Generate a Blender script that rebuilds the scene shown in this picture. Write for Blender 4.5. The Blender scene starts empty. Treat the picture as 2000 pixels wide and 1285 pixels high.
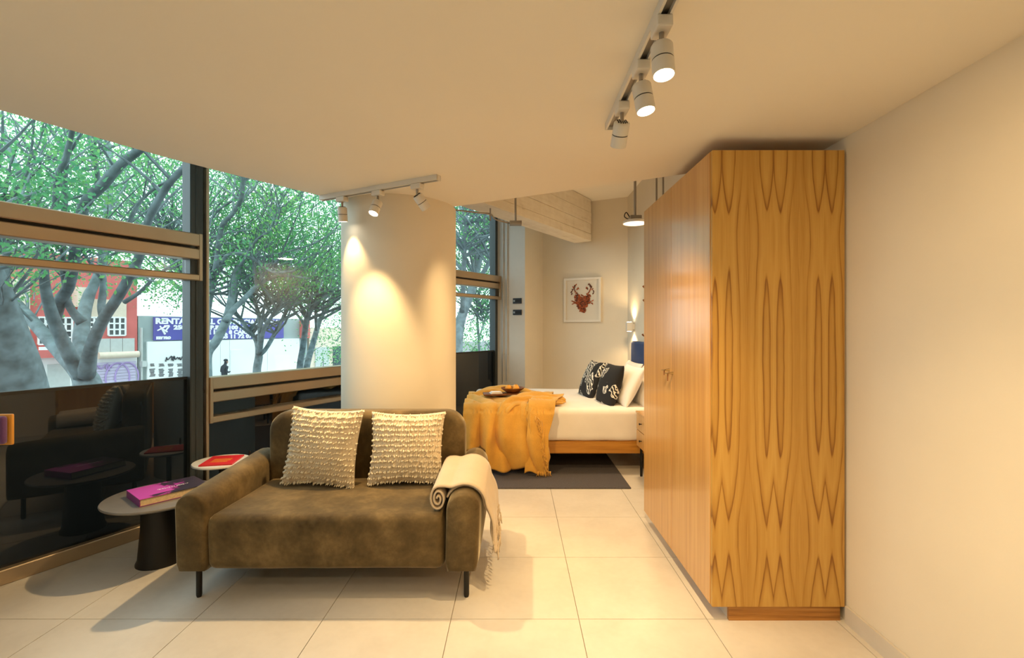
import bpy, bmesh, math, random
import numpy as np
from mathutils import Vector, Matrix, Euler
random.seed(7); rng = np.random.default_rng(7)
SC = bpy.context.scene
COL = SC.collection
PI = math.pi
R = math.radians

# ------------------------------------------------------------------ camera
CAM_H, F, VX, VY = 1.365, 925.0, 1007.0, 641.0       # eye height (m), focal length (px of a 2000 px frame), vanishing point
cam = bpy.data.cameras.new('camera'); camo = bpy.data.objects.new('camera', cam); COL.objects.link(camo)
cam.sensor_width = 36; cam.lens = 36 * F / 2000
camo.location = (0, 0, CAM_H); camo.rotation_euler = (PI / 2, 0, 0)
cam.shift_x = -(VX - 1000) / 2000; cam.shift_y = (VY - 642.5) / 2000
cam.clip_start = 0.02; cam.clip_end = 300
SC.camera = camo
# ------------------------------------------------------------------ sky, exposure
w = bpy.data.worlds.new('sky'); SC.world = w; w.use_nodes = True
bg = w.node_tree.nodes['Background']; bg.inputs[0].default_value = (0.80, 0.95, 1.0, 1); bg.inputs[1].default_value = 3.3
SC.view_settings.view_transform = 'Standard'; SC.view_settings.look = 'None'
SC.view_settings.exposure = 0.0; SC.view_settings.gamma = 1; SC.view_settings.use_curve_mapping = False
SC.cycles.max_bounces = 8; SC.cycles.diffuse_bounces = 5; SC.cycles.glossy_bounces = 3
SC.cycles.use_adaptive_sampling = True; SC.cycles.adaptive_threshold = 0.035
SC.cycles.transparent_max_bounces = 10; SC.cycles.sample_clamp_indirect = 6
SC.cycles.caustics_reflective = False; SC.cycles.caustics_refractive = False
WARM = (1.0, 0.67, 0.31)
LAMP_W = 10.8                                          # one track lamp (radiant watts)

# ------------------------------------------------------------------ helpers: materials
class NT:
    def __init__(s, name):
        s.m = bpy.data.materials.new(name); s.m.use_nodes = True
        s.t = s.m.node_tree; s.n = s.t.nodes; s.l = s.t.links
        s.b = s.n['Principled BSDF']; s.out = s.n['Material Output']
    def node(s, typ, inp=None, **kw):
        n = s.n.new(typ)
        for k, v in kw.items(): setattr(n, k, v)
        for k, v in (inp or {}).items(): s.set(n, k, v)
        return n
    def set(s, n, k, v):
        i = n.inputs[k]
        if isinstance(v, bpy.types.NodeSocket): s.l.new(v, i)
        elif isinstance(v, (tuple, list)) and len(v) == 3 and i.type == 'RGBA': i.default_value = (*v, 1)
        else: i.default_value = v
    def math(s, op, a, b=None, c=None):
        n = s.n.new('ShaderNodeMath'); n.operation = op
        for i, v in enumerate((a, b, c)):
            if v is not None: s.set(n, i, v)
        return n.outputs[0]
    def co(s, kind='Object', scale=None):
        o = s.node('ShaderNodeTexCoord').outputs[kind]
        if scale is None: return o
        return s.node('ShaderNodeMapping', {0: o, 'Scale': scale}).outputs[0]
    def noise(s, vec, scale, detail=3, rough=0.5):
        return s.node('ShaderNodeTexNoise', {'Vector': vec, 'Scale': scale, 'Detail': detail, 'Roughness': rough}).outputs[0]
    def ramp(s, fac, stops, interp='LINEAR'):
        n = s.node('ShaderNodeValToRGB', {0: fac}); cr = n.color_ramp; cr.interpolation = interp
        while len(cr.elements) < len(stops): cr.elements.new(0.5)
        for e, (p, c) in zip(cr.elements, stops):
            e.position = p; e.color = (*c, 1) if len(c) == 3 else c
        return n.outputs[0]
    def bump(s, h, strength=0.3, dist=0.01):
        s.set(s.b, 'Normal', s.node('ShaderNodeBump', {'Height': h, 'Strength': strength, 'Distance': dist}).outputs[0])
    def P(s, **kw):
        for k, v in kw.items(): s.set(s.b, k.replace('_', ' '), v)
        return s

def hexc(h):
    h = h.lstrip('#'); c = [int(h[i:i + 2], 16) / 255 for i in (0, 2, 4)]
    return tuple(x / 12.92 if x <= 0.04045 else ((x + 0.055) / 1.055) ** 2.4 for x in c)

def flat(name, col, rough=0.5, metal=0.0, var=0.0, scale=8, bump=0.0, bscale=60, **kw):
    m = NT(name); m.P(Roughness=rough, Metallic=metal)
    if var > 0:
        f = m.noise(m.co(), scale, 4)
        lo = tuple(c * (1 - var) for c in col); hi = tuple(min(1, c * (1 + var)) for c in col)
        m.set(m.b, 'Base Color', m.ramp(f, [(0.3, lo), (0.7, hi)]))
    else: m.set(m.b, 'Base Color', col)
    if bump > 0: m.bump(m.noise(m.co(), bscale, 4), bump, 0.004)
    for k, v in kw.items(): m.set(m.b, k.replace('_', ' '), v)
    return m.m

def emit(name, col, strength):
    m = NT(name); m.P(Base_Color=(0.8, 0.8, 0.8), Emission_Color=col, Emission_Strength=strength); return m.m

M = {}
M['wall'] = flat('paint_cream', (0.74, 0.675, 0.56), 0.75, var=0.025, scale=2.5, bump=0.05, bscale=120)
M['ceil'] = flat('paint_ceiling', (0.82, 0.775, 0.69), 0.85, var=0.015, scale=1.5)
M['daylit_wall'] = flat('paint_daylit_grey', (0.60, 0.585, 0.55), 0.75, var=0.02)  # grey cast of daylight on the conduit wall, put into its colour
M['alu'] = flat('champagne_aluminium', (0.50, 0.385, 0.26), 0.34, 0.75, var=0.05, scale=3)
M['alu_dark'] = flat('bronze_aluminium', (0.05, 0.058, 0.06), 0.38, 0.35)
M['gasket'] = flat('black_gasket', (0.012, 0.012, 0.012), 0.6)
M['spandrel'] = flat('dark_spandrel_glass', (0.007, 0.012, 0.020), 0.02, IOR=1.55)
M['black'] = flat('black_metal', (0.012, 0.010, 0.009), 0.42, 0.3)
M['white_metal'] = flat('white_lamp_metal', (0.72, 0.69, 0.64), 0.4)
M['steel'] = flat('galvanised_steel', (0.36, 0.33, 0.29), 0.4, 0.7)
M['white_cloth'] = flat('white_bed_linen', (0.83, 0.80, 0.77), 0.9, var=0.03, scale=6, bump=0.25, bscale=14)
M['lens'] = emit('lit_lamp_lens', (1.0, 0.84, 0.62), 22)
M['rug'] = flat('charcoal_rug', (0.085, 0.08, 0.092), 0.95, var=0.45, scale=160, bump=0.8, bscale=220)
M['skirting'] = flat('skirting_tile', (0.62, 0.58, 0.52), 0.45, var=0.03)

def m_glass():
    m = NT('clear_glass'); n = m.n; n.remove(m.b)
    tr = m.node('ShaderNodeBsdfTransparent', {0: (0.93, 0.975, 0.97)})
    gl = m.node('ShaderNodeBsdfGlossy', {0: (1, 1, 1), 'Roughness': 0.0})
    fc = m.node('ShaderNodeLayerWeight', {'Blend': 0.5}).outputs['Facing']
    fr = m.math('ADD', m.math('MULTIPLY', m.math('POWER', fc, 5.0), 0.96), 0.02)
    mx = m.node('ShaderNodeMixShader', {0: fr, 1: tr.outputs[0], 2: gl.outputs[0]})
    m.l.new(mx.outputs[0], m.out.inputs[0]); return m.m
M['glass'] = m_glass()

def m_tile():
    m = NT('cream_porcelain_tile'); co = m.co()
    g = m.node('ShaderNodeNewGeometry').outputs['Position']
    f = m.noise(g, 3.0, 6, 0.6); f2 = m.noise(g, 30, 3)
    s = m.math('ADD', m.math('MULTIPLY', f, 0.8), m.math('MULTIPLY', f2, 0.2))
    m.P(Base_Color=m.ramp(s, [(0.3, (0.60, 0.565, 0.515)), (0.55, (0.685, 0.65, 0.60)), (0.75, (0.72, 0.69, 0.64))]), Roughness=0.38)
    return m.m
M['tile'] = m_tile()
M['grout'] = flat('grout', (0.36, 0.32, 0.27), 0.9)

def m_oak_veneer():
    # book-matched crown-cut veneer: leaves mirrored every 0.12 m
    m = NT('oak_crown_veneer'); co = m.co()
    sep = m.node('ShaderNodeSeparateXYZ', {0: co}); x, y, z = sep.outputs
    warp = m.noise(m.co(scale=(1, 1, 0.3)), 9, 3)
    u = m.math('PINGPONG', m.math('SUBTRACT', x, 0.047), 0.12)
    u = m.math('ADD', u, m.math('MULTIPLY', m.math('SUBTRACT', warp, 0.5), 0.012))
    q = m.math('DIVIDE', m.math('SUBTRACT', u, 0.032), 0.020)
    hyp = m.math('SQRT', m.math('ADD', m.math('MULTIPLY', q, q), 0.35))
    zc = m.node('ShaderNodeCombineXYZ', {2: m.math('ADD', z, 3.3)}).outputs[0]
    g = m.noise(zc, 0.95, 0.8, 0.35)
    f = m.math('ADD', m.math('MULTIPLY', hyp, 0.55), m.math('MULTIPLY', g, 6.5))
    f = m.math('ADD', f, m.math('MULTIPLY', warp, 0.35))
    band = m.math('FRACT', f)
    ring = m.ramp(band, [(0.0, (0.75,) * 3), (0.45, (0.95,) * 3), (0.78, (0.62,) * 3), (0.95, (0.0,) * 3), (1.0, (0.7,) * 3)])
    fade = m.node('ShaderNodeMapRange', {0: u, 1: 0.062, 2: 0.10, 3: 1.0, 4: 0.25}).outputs[0]
    ring = m.math('ADD', m.math('MULTIPLY', ring, fade), m.math('MULTIPLY', m.math('SUBTRACT', 1.0, fade), 0.62))
    pore = m.noise(m.co(scale=(300, 300, 6)), 1.0, 3, 0.6)
    streak = m.noise(m.co(scale=(45, 45, 0.6)), 1.0, 3, 0.5)
    v = m.math('ADD', m.math('MULTIPLY', ring, 0.42), m.math('ADD', m.math('MULTIPLY', pore, 0.30), m.math('MULTIPLY', streak, 0.26)))
    col = m.ramp(v, [(0.28, hexc('#80521a')), (0.46, hexc('#ab7e35')), (0.66, hexc('#c0964a')), (0.88, hexc('#cda75e'))])
    m.P(Base_Color=col, Roughness=0.42); m.bump(pore, 0.06, 0.002)
    return m.m
M['oak_crown'] = m_oak_veneer()

def m_oak(name, c, rough, sc=(45, 45, 1.1), coat=0.0):
    m = NT(name)
    a = m.noise(m.co(scale=sc), 1.0, 5, 0.55); b = m.noise(m.co(scale=tuple(k * 6 for k in sc)), 1.0, 3, 0.6)
    v = m.math('ADD', m.math('MULTIPLY', a, 0.7), m.math('MULTIPLY', b, 0.3))
    m.P(Base_Color=m.ramp(v, [(0.32, hexc(c[0])), (0.52, hexc(c[1])), (0.72, hexc(c[2]))]), Roughness=rough, Coat_Weight=coat, Coat_Roughness=0.12)
    return m.m
M['oak_door'] = m_oak('oak_straight_veneer', ('#b5834a', '#c89858', '#d4a86c'), 0.30, sc=(26, 26, 0.7), coat=0.35)
M['oak_bed'] = m_oak('oak_bed_rail', ('#9a621d', '#bd842f', '#cf9a4a'), 0.4, sc=(1.3, 30, 30))
M['oak_plinth'] = m_oak('oak_plinth', ('#7d4f1c', '#a87331', '#c1904f'), 0.45, sc=(2, 60, 60))
M['walnut'] = m_oak('brown_wood', ('#4a2810', '#7a4517', '#94602a'), 0.5, sc=(20, 20, 20))

def m_velvet():
    m = NT('olive_brown_velvet')
    a = m.noise(m.co(), 5.5, 5, 0.62); b = m.noise(m.co(), 45, 3)
    v = m.math('ADD', m.math('MULTIPLY', a, 0.85), m.math('MULTIPLY', b, 0.15))
    m.P(Base_Color=m.ramp(v, [(0.30, (0.050, 0.033, 0.014)), (0.50, (0.105, 0.072, 0.031)), (0.70, (0.20, 0.138, 0.062))]), Roughness=0.75,
        Sheen_Weight=0.55, Sheen_Roughness=0.35, Sheen_Tint=(0.75, 0.66, 0.48), Specular_IOR_Level=0.2)
    m.bump(m.noise(m.co(), 12, 4), 0.12, 0.01); return m.m
M['velvet'] = m_velvet()

def m_concrete():
    m = NT('board_formed_concrete')
    a = m.noise(m.co(scale=(1.2, 18, 18)), 1.0, 6, 0.65); b = m.noise(m.co(), 9, 5, 0.6)
    v = m.math('ADD', m.math('MULTIPLY', a, 0.55), m.math('MULTIPLY', b, 0.45))
    m.P(Base_Color=m.ramp(v, [(0.28, (0.42, 0.34, 0.24)), (0.42, (0.72, 0.64, 0.52)), (0.65, (0.82, 0.75, 0.63))]), Roughness=0.85)
    m.bump(v, 0.6, 0.012); return m.m
M['concrete'] = m_concrete()

def m_cloth(name, c, var=0.08, weave=300, sheen=0.2, b=0.25):
    m = NT(name)
    f = m.noise(m.co(), 7, 4); g = m.noise(m.co(), weave, 2)
    v = m.math('ADD', m.math('MULTIPLY', f, 0.6), m.math('MULTIPLY', g, 0.4))
    lo = tuple(k * (1 - var) for k in c); hi = tuple(min(1, k * (1 + var)) for k in c)
    m.P(Base_Color=m.ramp(v, [(0.35, lo), (0.65, hi)]), Roughness=0.9, Sheen_Weight=sheen); m.bump(g, b, 0.003); return m.m
M['throw_yellow'] = m_cloth('mustard_throw', (0.62, 0.335, 0.055), 0.12, 180, 0.2)
M['throw_cream'] = m_cloth('cream_wool', (0.54, 0.44, 0.325), 0.07, 260, 0.3)
M['cushion_cream'] = m_cloth('cream_cotton', (0.70, 0.60, 0.45), 0.08, 200, 0.2)
M['tuft'] = m_cloth('cream_tufts', (0.80, 0.72, 0.57), 0.08, 90, 0.2)
M['headboard'] = m_cloth('blue_upholstery', (0.018, 0.050, 0.155), 0.1, 200, 0.0)
M['purple_fabric'] = m_cloth('purple_fabric', (0.10, 0.035, 0.13), 0.1, 200, 0.3)
M['ochre'] = flat('ochre_shell', (0.62, 0.28, 0.04), 0.35)

def m_zebra():
    m = NT('black_white_cotton'); co = m.node('ShaderNodeVectorMath', {0: m.co(), 1: m.node('ShaderNodeObjectInfo').outputs['Location']}, operation='ADD').outputs[0]
    d = m.noise(co, 5.5, 2)
    w1 = m.node('ShaderNodeTexWave', {'Vector': co, 'Scale': 13.0, 'Distortion': 7.0, 'Detail': 2.0, 'Detail Scale': 1.6}, wave_type='BANDS', bands_direction='DIAGONAL').outputs[1]
    mask = m.math('GREATER_THAN', d, 0.53)
    ln = m.math('GREATER_THAN', w1, 0.70)
    edge = m.math('LESS_THAN', m.math('ABSOLUTE', m.math('SUBTRACT', d, 0.53)), 0.008)
    v = m.math('MAXIMUM', m.math('MULTIPLY', mask, ln), edge)
    m.P(Base_Color=m.ramp(v, [(0.0, (0.012, 0.012, 0.014)), (1.0, (0.80, 0.76, 0.68))]), Roughness=0.9); return m.m
M['zebra'] = m_zebra()

def m_leaf():
    m = NT('ficus_leaf'); g = m.node('ShaderNodeNewGeometry').outputs['Position']
    f = m.noise(g, 0.9, 3); f2 = m.noise(g, 9.0, 2)
    v = m.math('ADD', m.math('MULTIPLY', f, 0.62), m.math('MULTIPLY', f2, 0.38))
    col = m.ramp(v, [(0.32, (0.018, 0.115, 0.06)), (0.5, (0.045, 0.235, 0.075)), (0.66, (0.16, 0.40, 0.08))])
    m.P(Base_Color=col, Roughness=0.38)
    tl = m.node('ShaderNodeBsdfTranslucent', {0: m.ramp(v, [(0.3, (0.07, 0.34, 0.19)), (0.48, (0.18, 0.55, 0.22)), (0.66, (0.50, 0.82, 0.26))])})
    mx = m.node('ShaderNodeMixShader', {0: 0.5, 1: m.b.outputs[0], 2: tl.outputs[0]}); m.l.new(mx.outputs[0], m.out.inputs[0]); return m.m
M['leaf'] = m_leaf()
M['bark'] = flat('grey_ficus_bark', (0.155, 0.20, 0.215), 0.8, var=0.4, scale=6, bump=0.4, bscale=25)
# outside
M['red_stucco'] = flat('red_stucco', (0.62, 0.15, 0.14), 0.85, var=0.12, scale=1.5)
M['cream_stucco'] = flat('cream_stucco', (0.74, 0.62, 0.50), 0.85, var=0.06)
M['grey_block'] = flat('grey_block_wall', (0.33, 0.40, 0.40), 0.9, var=0.1, scale=1.0)
M['white_paint'] = flat('white_painted_wall', (0.86, 0.87, 0.87), 0.8, var=0.04, scale=0.8)
M['pale_grey'] = flat('pale_grey_panel', (0.52, 0.55, 0.54), 0.7, var=0.05)
M['banner_blue'] = flat('violet_blue_vinyl', (0.075, 0.075, 0.36), 0.5, var=0.22, scale=0.9)
M['print_white'] = flat('white_print', (0.88, 0.88, 0.92), 0.6)
M['spray'] = flat('black_spray_paint', (0.03, 0.035, 0.05), 0.7)
M['violet_spray'] = flat('violet_spray_paint', (0.40, 0.29, 0.58), 0.7)
M['shutter'] = flat('lilac_metal_shutter', (0.55, 0.50, 0.66), 0.5, var=0.15, scale=1.2)
M['dark_pane'] = flat('dark_window_pane', (0.06, 0.09, 0.10), 0.08)
M['road'] = flat('asphalt', (0.16, 0.165, 0.17), 0.9, var=0.1)
M['pavement'] = flat('street_pavement', (0.40, 0.40, 0.39), 0.9, var=0.1)
M['skin'] = flat('skin', (0.45, 0.25, 0.17), 0.6)
M['dark_clothes'] = flat('dark_clothes', (0.02, 0.028, 0.04), 0.9)

# ------------------------------------------------------------------ helpers: objects
def tag(o, label=None, cat=None, group=None, kind=None):
    if label: o['label'] = label
    if cat: o['category'] = cat
    if group: o['group'] = group
    if kind: o['kind'] = kind
    return o
def empty(name, loc, label=None, cat=None, group=None, kind=None, rz=0):
    o = bpy.data.objects.new(name, None); COL.objects.link(o); o.location = loc; o.rotation_euler = (0, 0, rz)
    o.empty_display_size = 0.1
    return tag(o, label, cat, group, kind)
def obj(name, vf, mat, parent=None, world=True, smooth=False, loc=None):
    """vf = (verts, faces) or a bmesh. With a parent and world=True the coordinates are world ones (parent unrotated)."""
    me = bpy.data.meshes.new(name)
    if isinstance(vf, bmesh.types.BMesh): vf.to_mesh(me); vf.free()
    else: me.from_pydata([tuple(v) for v in vf[0]], [], vf[1])
    if parent is not None and world: me.transform(Matrix.Translation(-parent.location))
    elif loc is not None and world: me.transform(Matrix.Translation(-Vector(loc)))
    bm = bmesh.new(); bm.from_mesh(me); bmesh.ops.recalc_face_normals(bm, faces=bm.faces); bm.to_mesh(me); bm.free()
    if smooth:
        for p in me.polygons: p.use_smooth = True
        if smooth != 'all': me.set_sharp_from_angle(angle=R(45))
    for mm in (mat if isinstance(mat, (list, tuple)) else [mat]): me.materials.append(M[mm])
    o = bpy.data.objects.new(name, me); COL.objects.link(o)
    if parent is not None: o.parent = parent
    elif loc is not None: o.location = loc
    return o
def join(*vfs):
    V, Fc = [], []
    for v, f in vfs:
        n = len(V); V += [tuple(p) for p in v]; Fc += [tuple(i + n for i in q) for q in f]
    return V, Fc
def box(x0, x1, y0, y1, z0, z1):
    v = [(x, y, z) for z in (z0, z1) for y in (y0, y1) for x in (x0, x1)]
    return v, [(0, 2, 3, 1), (4, 5, 7, 6), (0, 1, 5, 4), (2, 6, 7, 3), (0, 4, 6, 2), (1, 3, 7, 5)]
def rbox(x0, x1, y0, y1, z0, z1, r, seg=3):
    bm = bmesh.new(); v, f = box(x0, x1, y0, y1, z0, z1)
    vs = [bm.verts.new(p) for p in v]; [bm.faces.new([vs[i] for i in q]) for q in f]
    bmesh.ops.recalc_face_normals(bm, faces=bm.faces)
    bmesh.ops.bevel(bm, geom=bm.edges[:], offset=r, segments=seg, affect='EDGES', profile=0.5)
    return bm
def bm_vf(bm):
    bm.verts.index_update(); r = ([v.co.copy() for v in bm.verts], [tuple(v.index for v in f.verts) for f in bm.faces]); bm.free(); return r
def prism(poly, z0, z1):
    n = len(poly)
    v = [(x, y, z0) for x, y in poly] + [(x, y, z1) for x, y in poly]
    return v, [tuple(range(n))[::-1], tuple(range(n, 2 * n))] + [(i, (i + 1) % n, n + (i + 1) % n, n + i) for i in range(n)]
def lathe(prof, n=32, c=(0, 0, 0), cap=True):
    v, f = [], []
    for r, z in prof:
        for i in range(n):
            a = 2 * PI * i / n; v.append((c[0] + r * math.cos(a), c[1] + r * math.sin(a), c[2] + z))
    for k in range(len(prof) - 1):
        for i in range(n):
            j = (i + 1) % n; f.append((k * n + i, k * n + j, (k + 1) * n + j, (k + 1) * n + i))
    if cap:
        f.append(tuple(range(n))[::-1]); f.append(tuple(range((len(prof) - 1) * n, len(prof) * n)))
    return v, f
def tube(pts, rad, n=8, cap=True):
    pts = [Vector(p) for p in pts]
    if not isinstance(rad, (list, tuple)): rad = [rad] * len(pts)
    v, f = [], []; t0 = (pts[1] - pts[0]).normalized()
    nv = t0.orthogonal().normalized()
    for k, p in enumerate(pts):
        t = (pts[min(k + 1, len(pts) - 1)] - pts[max(k - 1, 0)]).normalized()
        nv = (nv - t * nv.dot(t));  nv = nv.normalized() if nv.length > 1e-6 else t.orthogonal().normalized()
        b = t.cross(nv)
        for i in range(n):
            a = 2 * PI * i / n; v.append(p + (nv * math.cos(a) + b * math.sin(a)) * rad[k])
    for k in range(len(pts) - 1):
        for i in range(n):
            j = (i + 1) % n; f.append((k * n + i, k * n + j, (k + 1) * n + j, (k + 1) * n + i))
    if cap: f += [tuple(range(n))[::-1], tuple(range((len(pts) - 1) * n, len(pts) * n))]
    return v, f
def smooth_path(pts, sub=4):
    """Catmull-Rom through n-dimensional points."""
    P = [np.array(p, float) for p in pts]; P = [2 * P[0] - P[1]] + P + [2 * P[-1] - P[-2]]; out = []
    for i in range(1, len(P) - 2):
        for s in range(sub):
            t = s / sub; a, b, c, d = P[i - 1:i + 3]
            out.append(0.5 * ((2 * b) + (c - a) * t + (2 * a - 5 * b + 4 * c - d) * t * t + (-a + 3 * b - 3 * c + d) * t ** 3))
    out.append(P[-2]); return out
def gridsurf(fn, nu, nv, thick=0.0):
    """fn(u,v) -> point; optional second side offset along the normal."""
    P = [[Vector(fn(i / nu, j / nv)) for j in range(nv + 1)] for i in range(nu + 1)]
    idx = lambda i, j: i * (nv + 1) + j
    v = [p for row in P for p in row]; f = [(idx(i, j), idx(i + 1, j), idx(i + 1, j + 1), idx(i, j + 1)) for i in range(nu) for j in range(nv)]
    if thick:
        N = len(v); back = []
        for i in range(nu + 1):
            for j in range(nv + 1):
                du = P[min(i + 1, nu)][j] - P[max(i - 1, 0)][j]; dv = P[i][min(j + 1, nv)] - P[i][max(j - 1, 0)]
                n = du.cross(dv); n = n.normalized() if n.length > 1e-9 else Vector((0, 0, 1)); back.append(P[i][j] - n * thick)
        v += back; f += [tuple(N + k for k in q[::-1]) for q in f]
        for i in range(nu):
            f += [(idx(i, 0), N + idx(i, 0), N + idx(i + 1, 0), idx(i + 1, 0)), (idx(i, nv), idx(i + 1, nv), N + idx(i + 1, nv), N + idx(i, nv))]
        for j in range(nv):
            f += [(idx(0, j), idx(0, j + 1), N + idx(0, j + 1), N + idx(0, j)), (idx(nu, j), N + idx(nu, j), N + idx(nu, j + 1), idx(nu, j + 1))]
    return v, f
def text_mesh(body, size, ext=0.003, bold=0.0, align='LEFT', width=None):
    cu = bpy.data.curves.new('lettering', 'FONT'); cu.body = body; cu.size = size; cu.extrude = ext; cu.offset = bold; cu.align_x = align
    cu.resolution_u = 2
    o = bpy.data.objects.new('lettering', cu); COL.objects.link(o)
    bpy.context.view_layer.update()
    me = bpy.data.meshes.new_from_object(o.evaluated_get(bpy.context.evaluated_depsgraph_get()))
    bpy.data.objects.remove(o); bpy.data.curves.remove(cu)
    if width:
        xs = [v.co.x for v in me.vertices]; k = width / (max(xs) - min(xs)); me.transform(Matrix.Diagonal((k, 1, 1, 1)))
    return me
def text_obj(name, me, mat, parent, mtx):
    me.transform(mtx); me.materials.append(M[mat]); o = bpy.data.objects.new(name, me); COL.objects.link(o); o.parent = parent; return o
def px(x, y, d): return Vector(((x - VX) / F * d, d, CAM_H - (y - VY) / F * d))

# ------------------------------------------------------------------ the room
LOW, HIGH = 2.256, 3.17
XR = 1.54                                             # right wall
WS = 0.5128                                           # slope of the window wall (dX/dY)
def win_x(Y): return -2.766 + WS * (Y - 2.54)
A0 = (win_x(-2.2), -2.2); A1 = (win_x(5.0), 5.0)  # window wall, first straight run
B1 = (-0.289, 6.70)                                   # end of the second run
C1 = (0.13, 6.55); C2 = (0.405, 7.07); C3 = (XR, 6.505)
room = [(XR, -2.2), C3, C2, C1, B1, A1, A0]

fl = obj('floor', prism([(p[0], p[1]) for p in room], -0.25, -0.006), 'grout'); tag(fl, 'floor of large square cream tiles with thin joints', 'floor', kind='structure')
def clip(poly, a, b, c):                              # keep a*x+b*y<=c
    out = []
    for i, p in enumerate(poly):
        q = poly[(i + 1) % len(poly)]; dp = a * p[0] + b * p[1] - c; dq = a * q[0] + b * q[1] - c
        if dp <= 0: out.append(p)
        if dp * dq < 0: t = dp / (dp - dq); out.append((p[0] + t * (q[0] - p[0]), p[1] + t * (q[1] - p[1])))
    return out
def half(p, q):                                       # room lies to the right of p->q (room polygon above is counter-clockwise: left)
    dx, dy = q[0] - p[0], q[1] - p[1]; return dy, -dx, dy * p[0] - dx * p[1]
T = 0.6; g = 0.0018; full = None
for i in range(-10, 3):
    for j in range(-8, 9):
        x0, y0 = 0.297 + T * i, 2.223 + T * j
        sq = [(x0 + g, y0 + g), (x0 + T - g, y0 + g), (x0 + T - g, y0 + T - g), (x0 + g, y0 + T - g)]
        po = sq
        for a, b in ((room[0], room[1]), (C3, C2), (A1, A0), (B1, A1), (A0, room[0])):
            po = clip(po, *half(a, b))
            if len(po) < 3: break
        if len(po) < 3: continue
        cx, cy = x0 + T / 2, y0 + T / 2
        if po == sq:
            if full is None:
                t = obj('tile', prism([(p[0] - cx, p[1] - cy) for p in po], -0.006, 0), 'tile'); full = t.data
            else: t = bpy.data.objects.new('tile', full); COL.objects.link(t)
        else: t = obj('tile', prism([(p[0] - cx, p[1] - cy) for p in po], -0.006, 0), 'tile')
        t.location = (cx, cy, 0); t.parent = fl

def wall(name, p, q, z0, z1, th, mat, label):
    dx, dy = q[0] - p[0], q[1] - p[1]; L = math.hypot(dx, dy); nx, ny = dy / L * th, -dx / L * th   # thickness away from the room (to the right of p->q)
    o = obj(name, prism([p, q, (q[0] + nx, q[1] + ny), (p[0] + nx, p[1] + ny)], z0, z1), mat)
    return tag(o, label, 'wall', kind='structure')
wall('wall_right', (XR, -2.2), C3, -0.25, HIGH, 0.15, 'wall', 'plain cream wall beside the oak wardrobe')
wall('wall_back', C3, C2, -0.25, HIGH, 0.15, 'wall', 'cream bedroom wall with the framed deer picture')
wall('wall_pier', C2, C1, -0.25, HIGH, 0.12, 'wall', 'narrow cream pier face left of the framed picture')
wall('wall_conduit', C1, B1, -0.25, HIGH, 0.12, 'daylit_wall', 'narrow daylit grey wall with conduits and two black switches')
wall('wall_rear', A0, (XR, -2.2), -0.25, HIGH, 0.15, 'wall', 'cream wall behind the viewer')
up = obj('ceiling', prism(room, HIGH, HIGH + 0.2), 'ceil'); tag(up, 'high cream ceiling above the bed', 'ceiling', kind='structure')
edge = smooth_path([(-4.36, -2.2), (-3.0, 0.30), (-2.106, 1.935), (-1.77, 2.55), (-1.31, 3.19), (-1.13, 3.46), (-0.93, 3.66), (-0.80, 3.66)], 6)
low = [(XR, -2.2), (XR, 2.446), (-0.70, 3.60)] + [tuple(p) for p in edge[::-1]]
lo = obj('ceiling_lowered', prism(low, LOW, HIGH - 0.001), 'ceil'); tag(lo, 'lowered smooth cream ceiling with a curved edge over the sofa', 'ceiling', kind='structure')

# round column
cc = (-0.865, 3.545); cr = 0.415
co = obj('column', lathe([(cr, 0), (cr, LOW)], 96, (cc[0], cc[1], 0)), 'wall', smooth=True)
tag(co, 'thick round cream column behind the sofa', 'column', kind='structure')

# baseboard on the right wall
bb = obj('baseboard_right', box(XR - 0.014, XR - 0.001, -2.18, 2.195, 0.0, 0.078), 'skirting'); tag(bb, 'low cream tile skirting along the right wall', 'baseboard', kind='structure')

# concrete beam with board marks: every board is a part
bd = Vector((1.03 + 0.263, 6.60 - 4.68, 0)).normalized(); bn = Vector((-bd.y, bd.x, 0))
p0 = Vector((-0.263, 4.68, 0)) - bd * 0.55; blen = (Vector((1.03, 6.66, 0)) - p0).length
bz0 = 2.585
beam = empty('beam', p0, 'board-marked concrete beam running to the bedroom wall', 'beam', kind='structure', rz=math.atan2(bd.y, bd.x))
obj('core', box(0.0, blen, 0.012, 0.26, bz0, HIGH - 0.002), 'concrete', beam, world=False)
zz = bz0 + 0.001
for h, off in ((0.10, 0.0), (0.145, 0.005), (0.15, -0.003), (0.186, 0.003)):
    obj('board', bm_vf(rbox(0.0, blen, off - 0.004, 0.02, zz, zz + h - 0.003, 0.003, 1)), 'concrete', beam, world=False); zz += h

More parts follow.
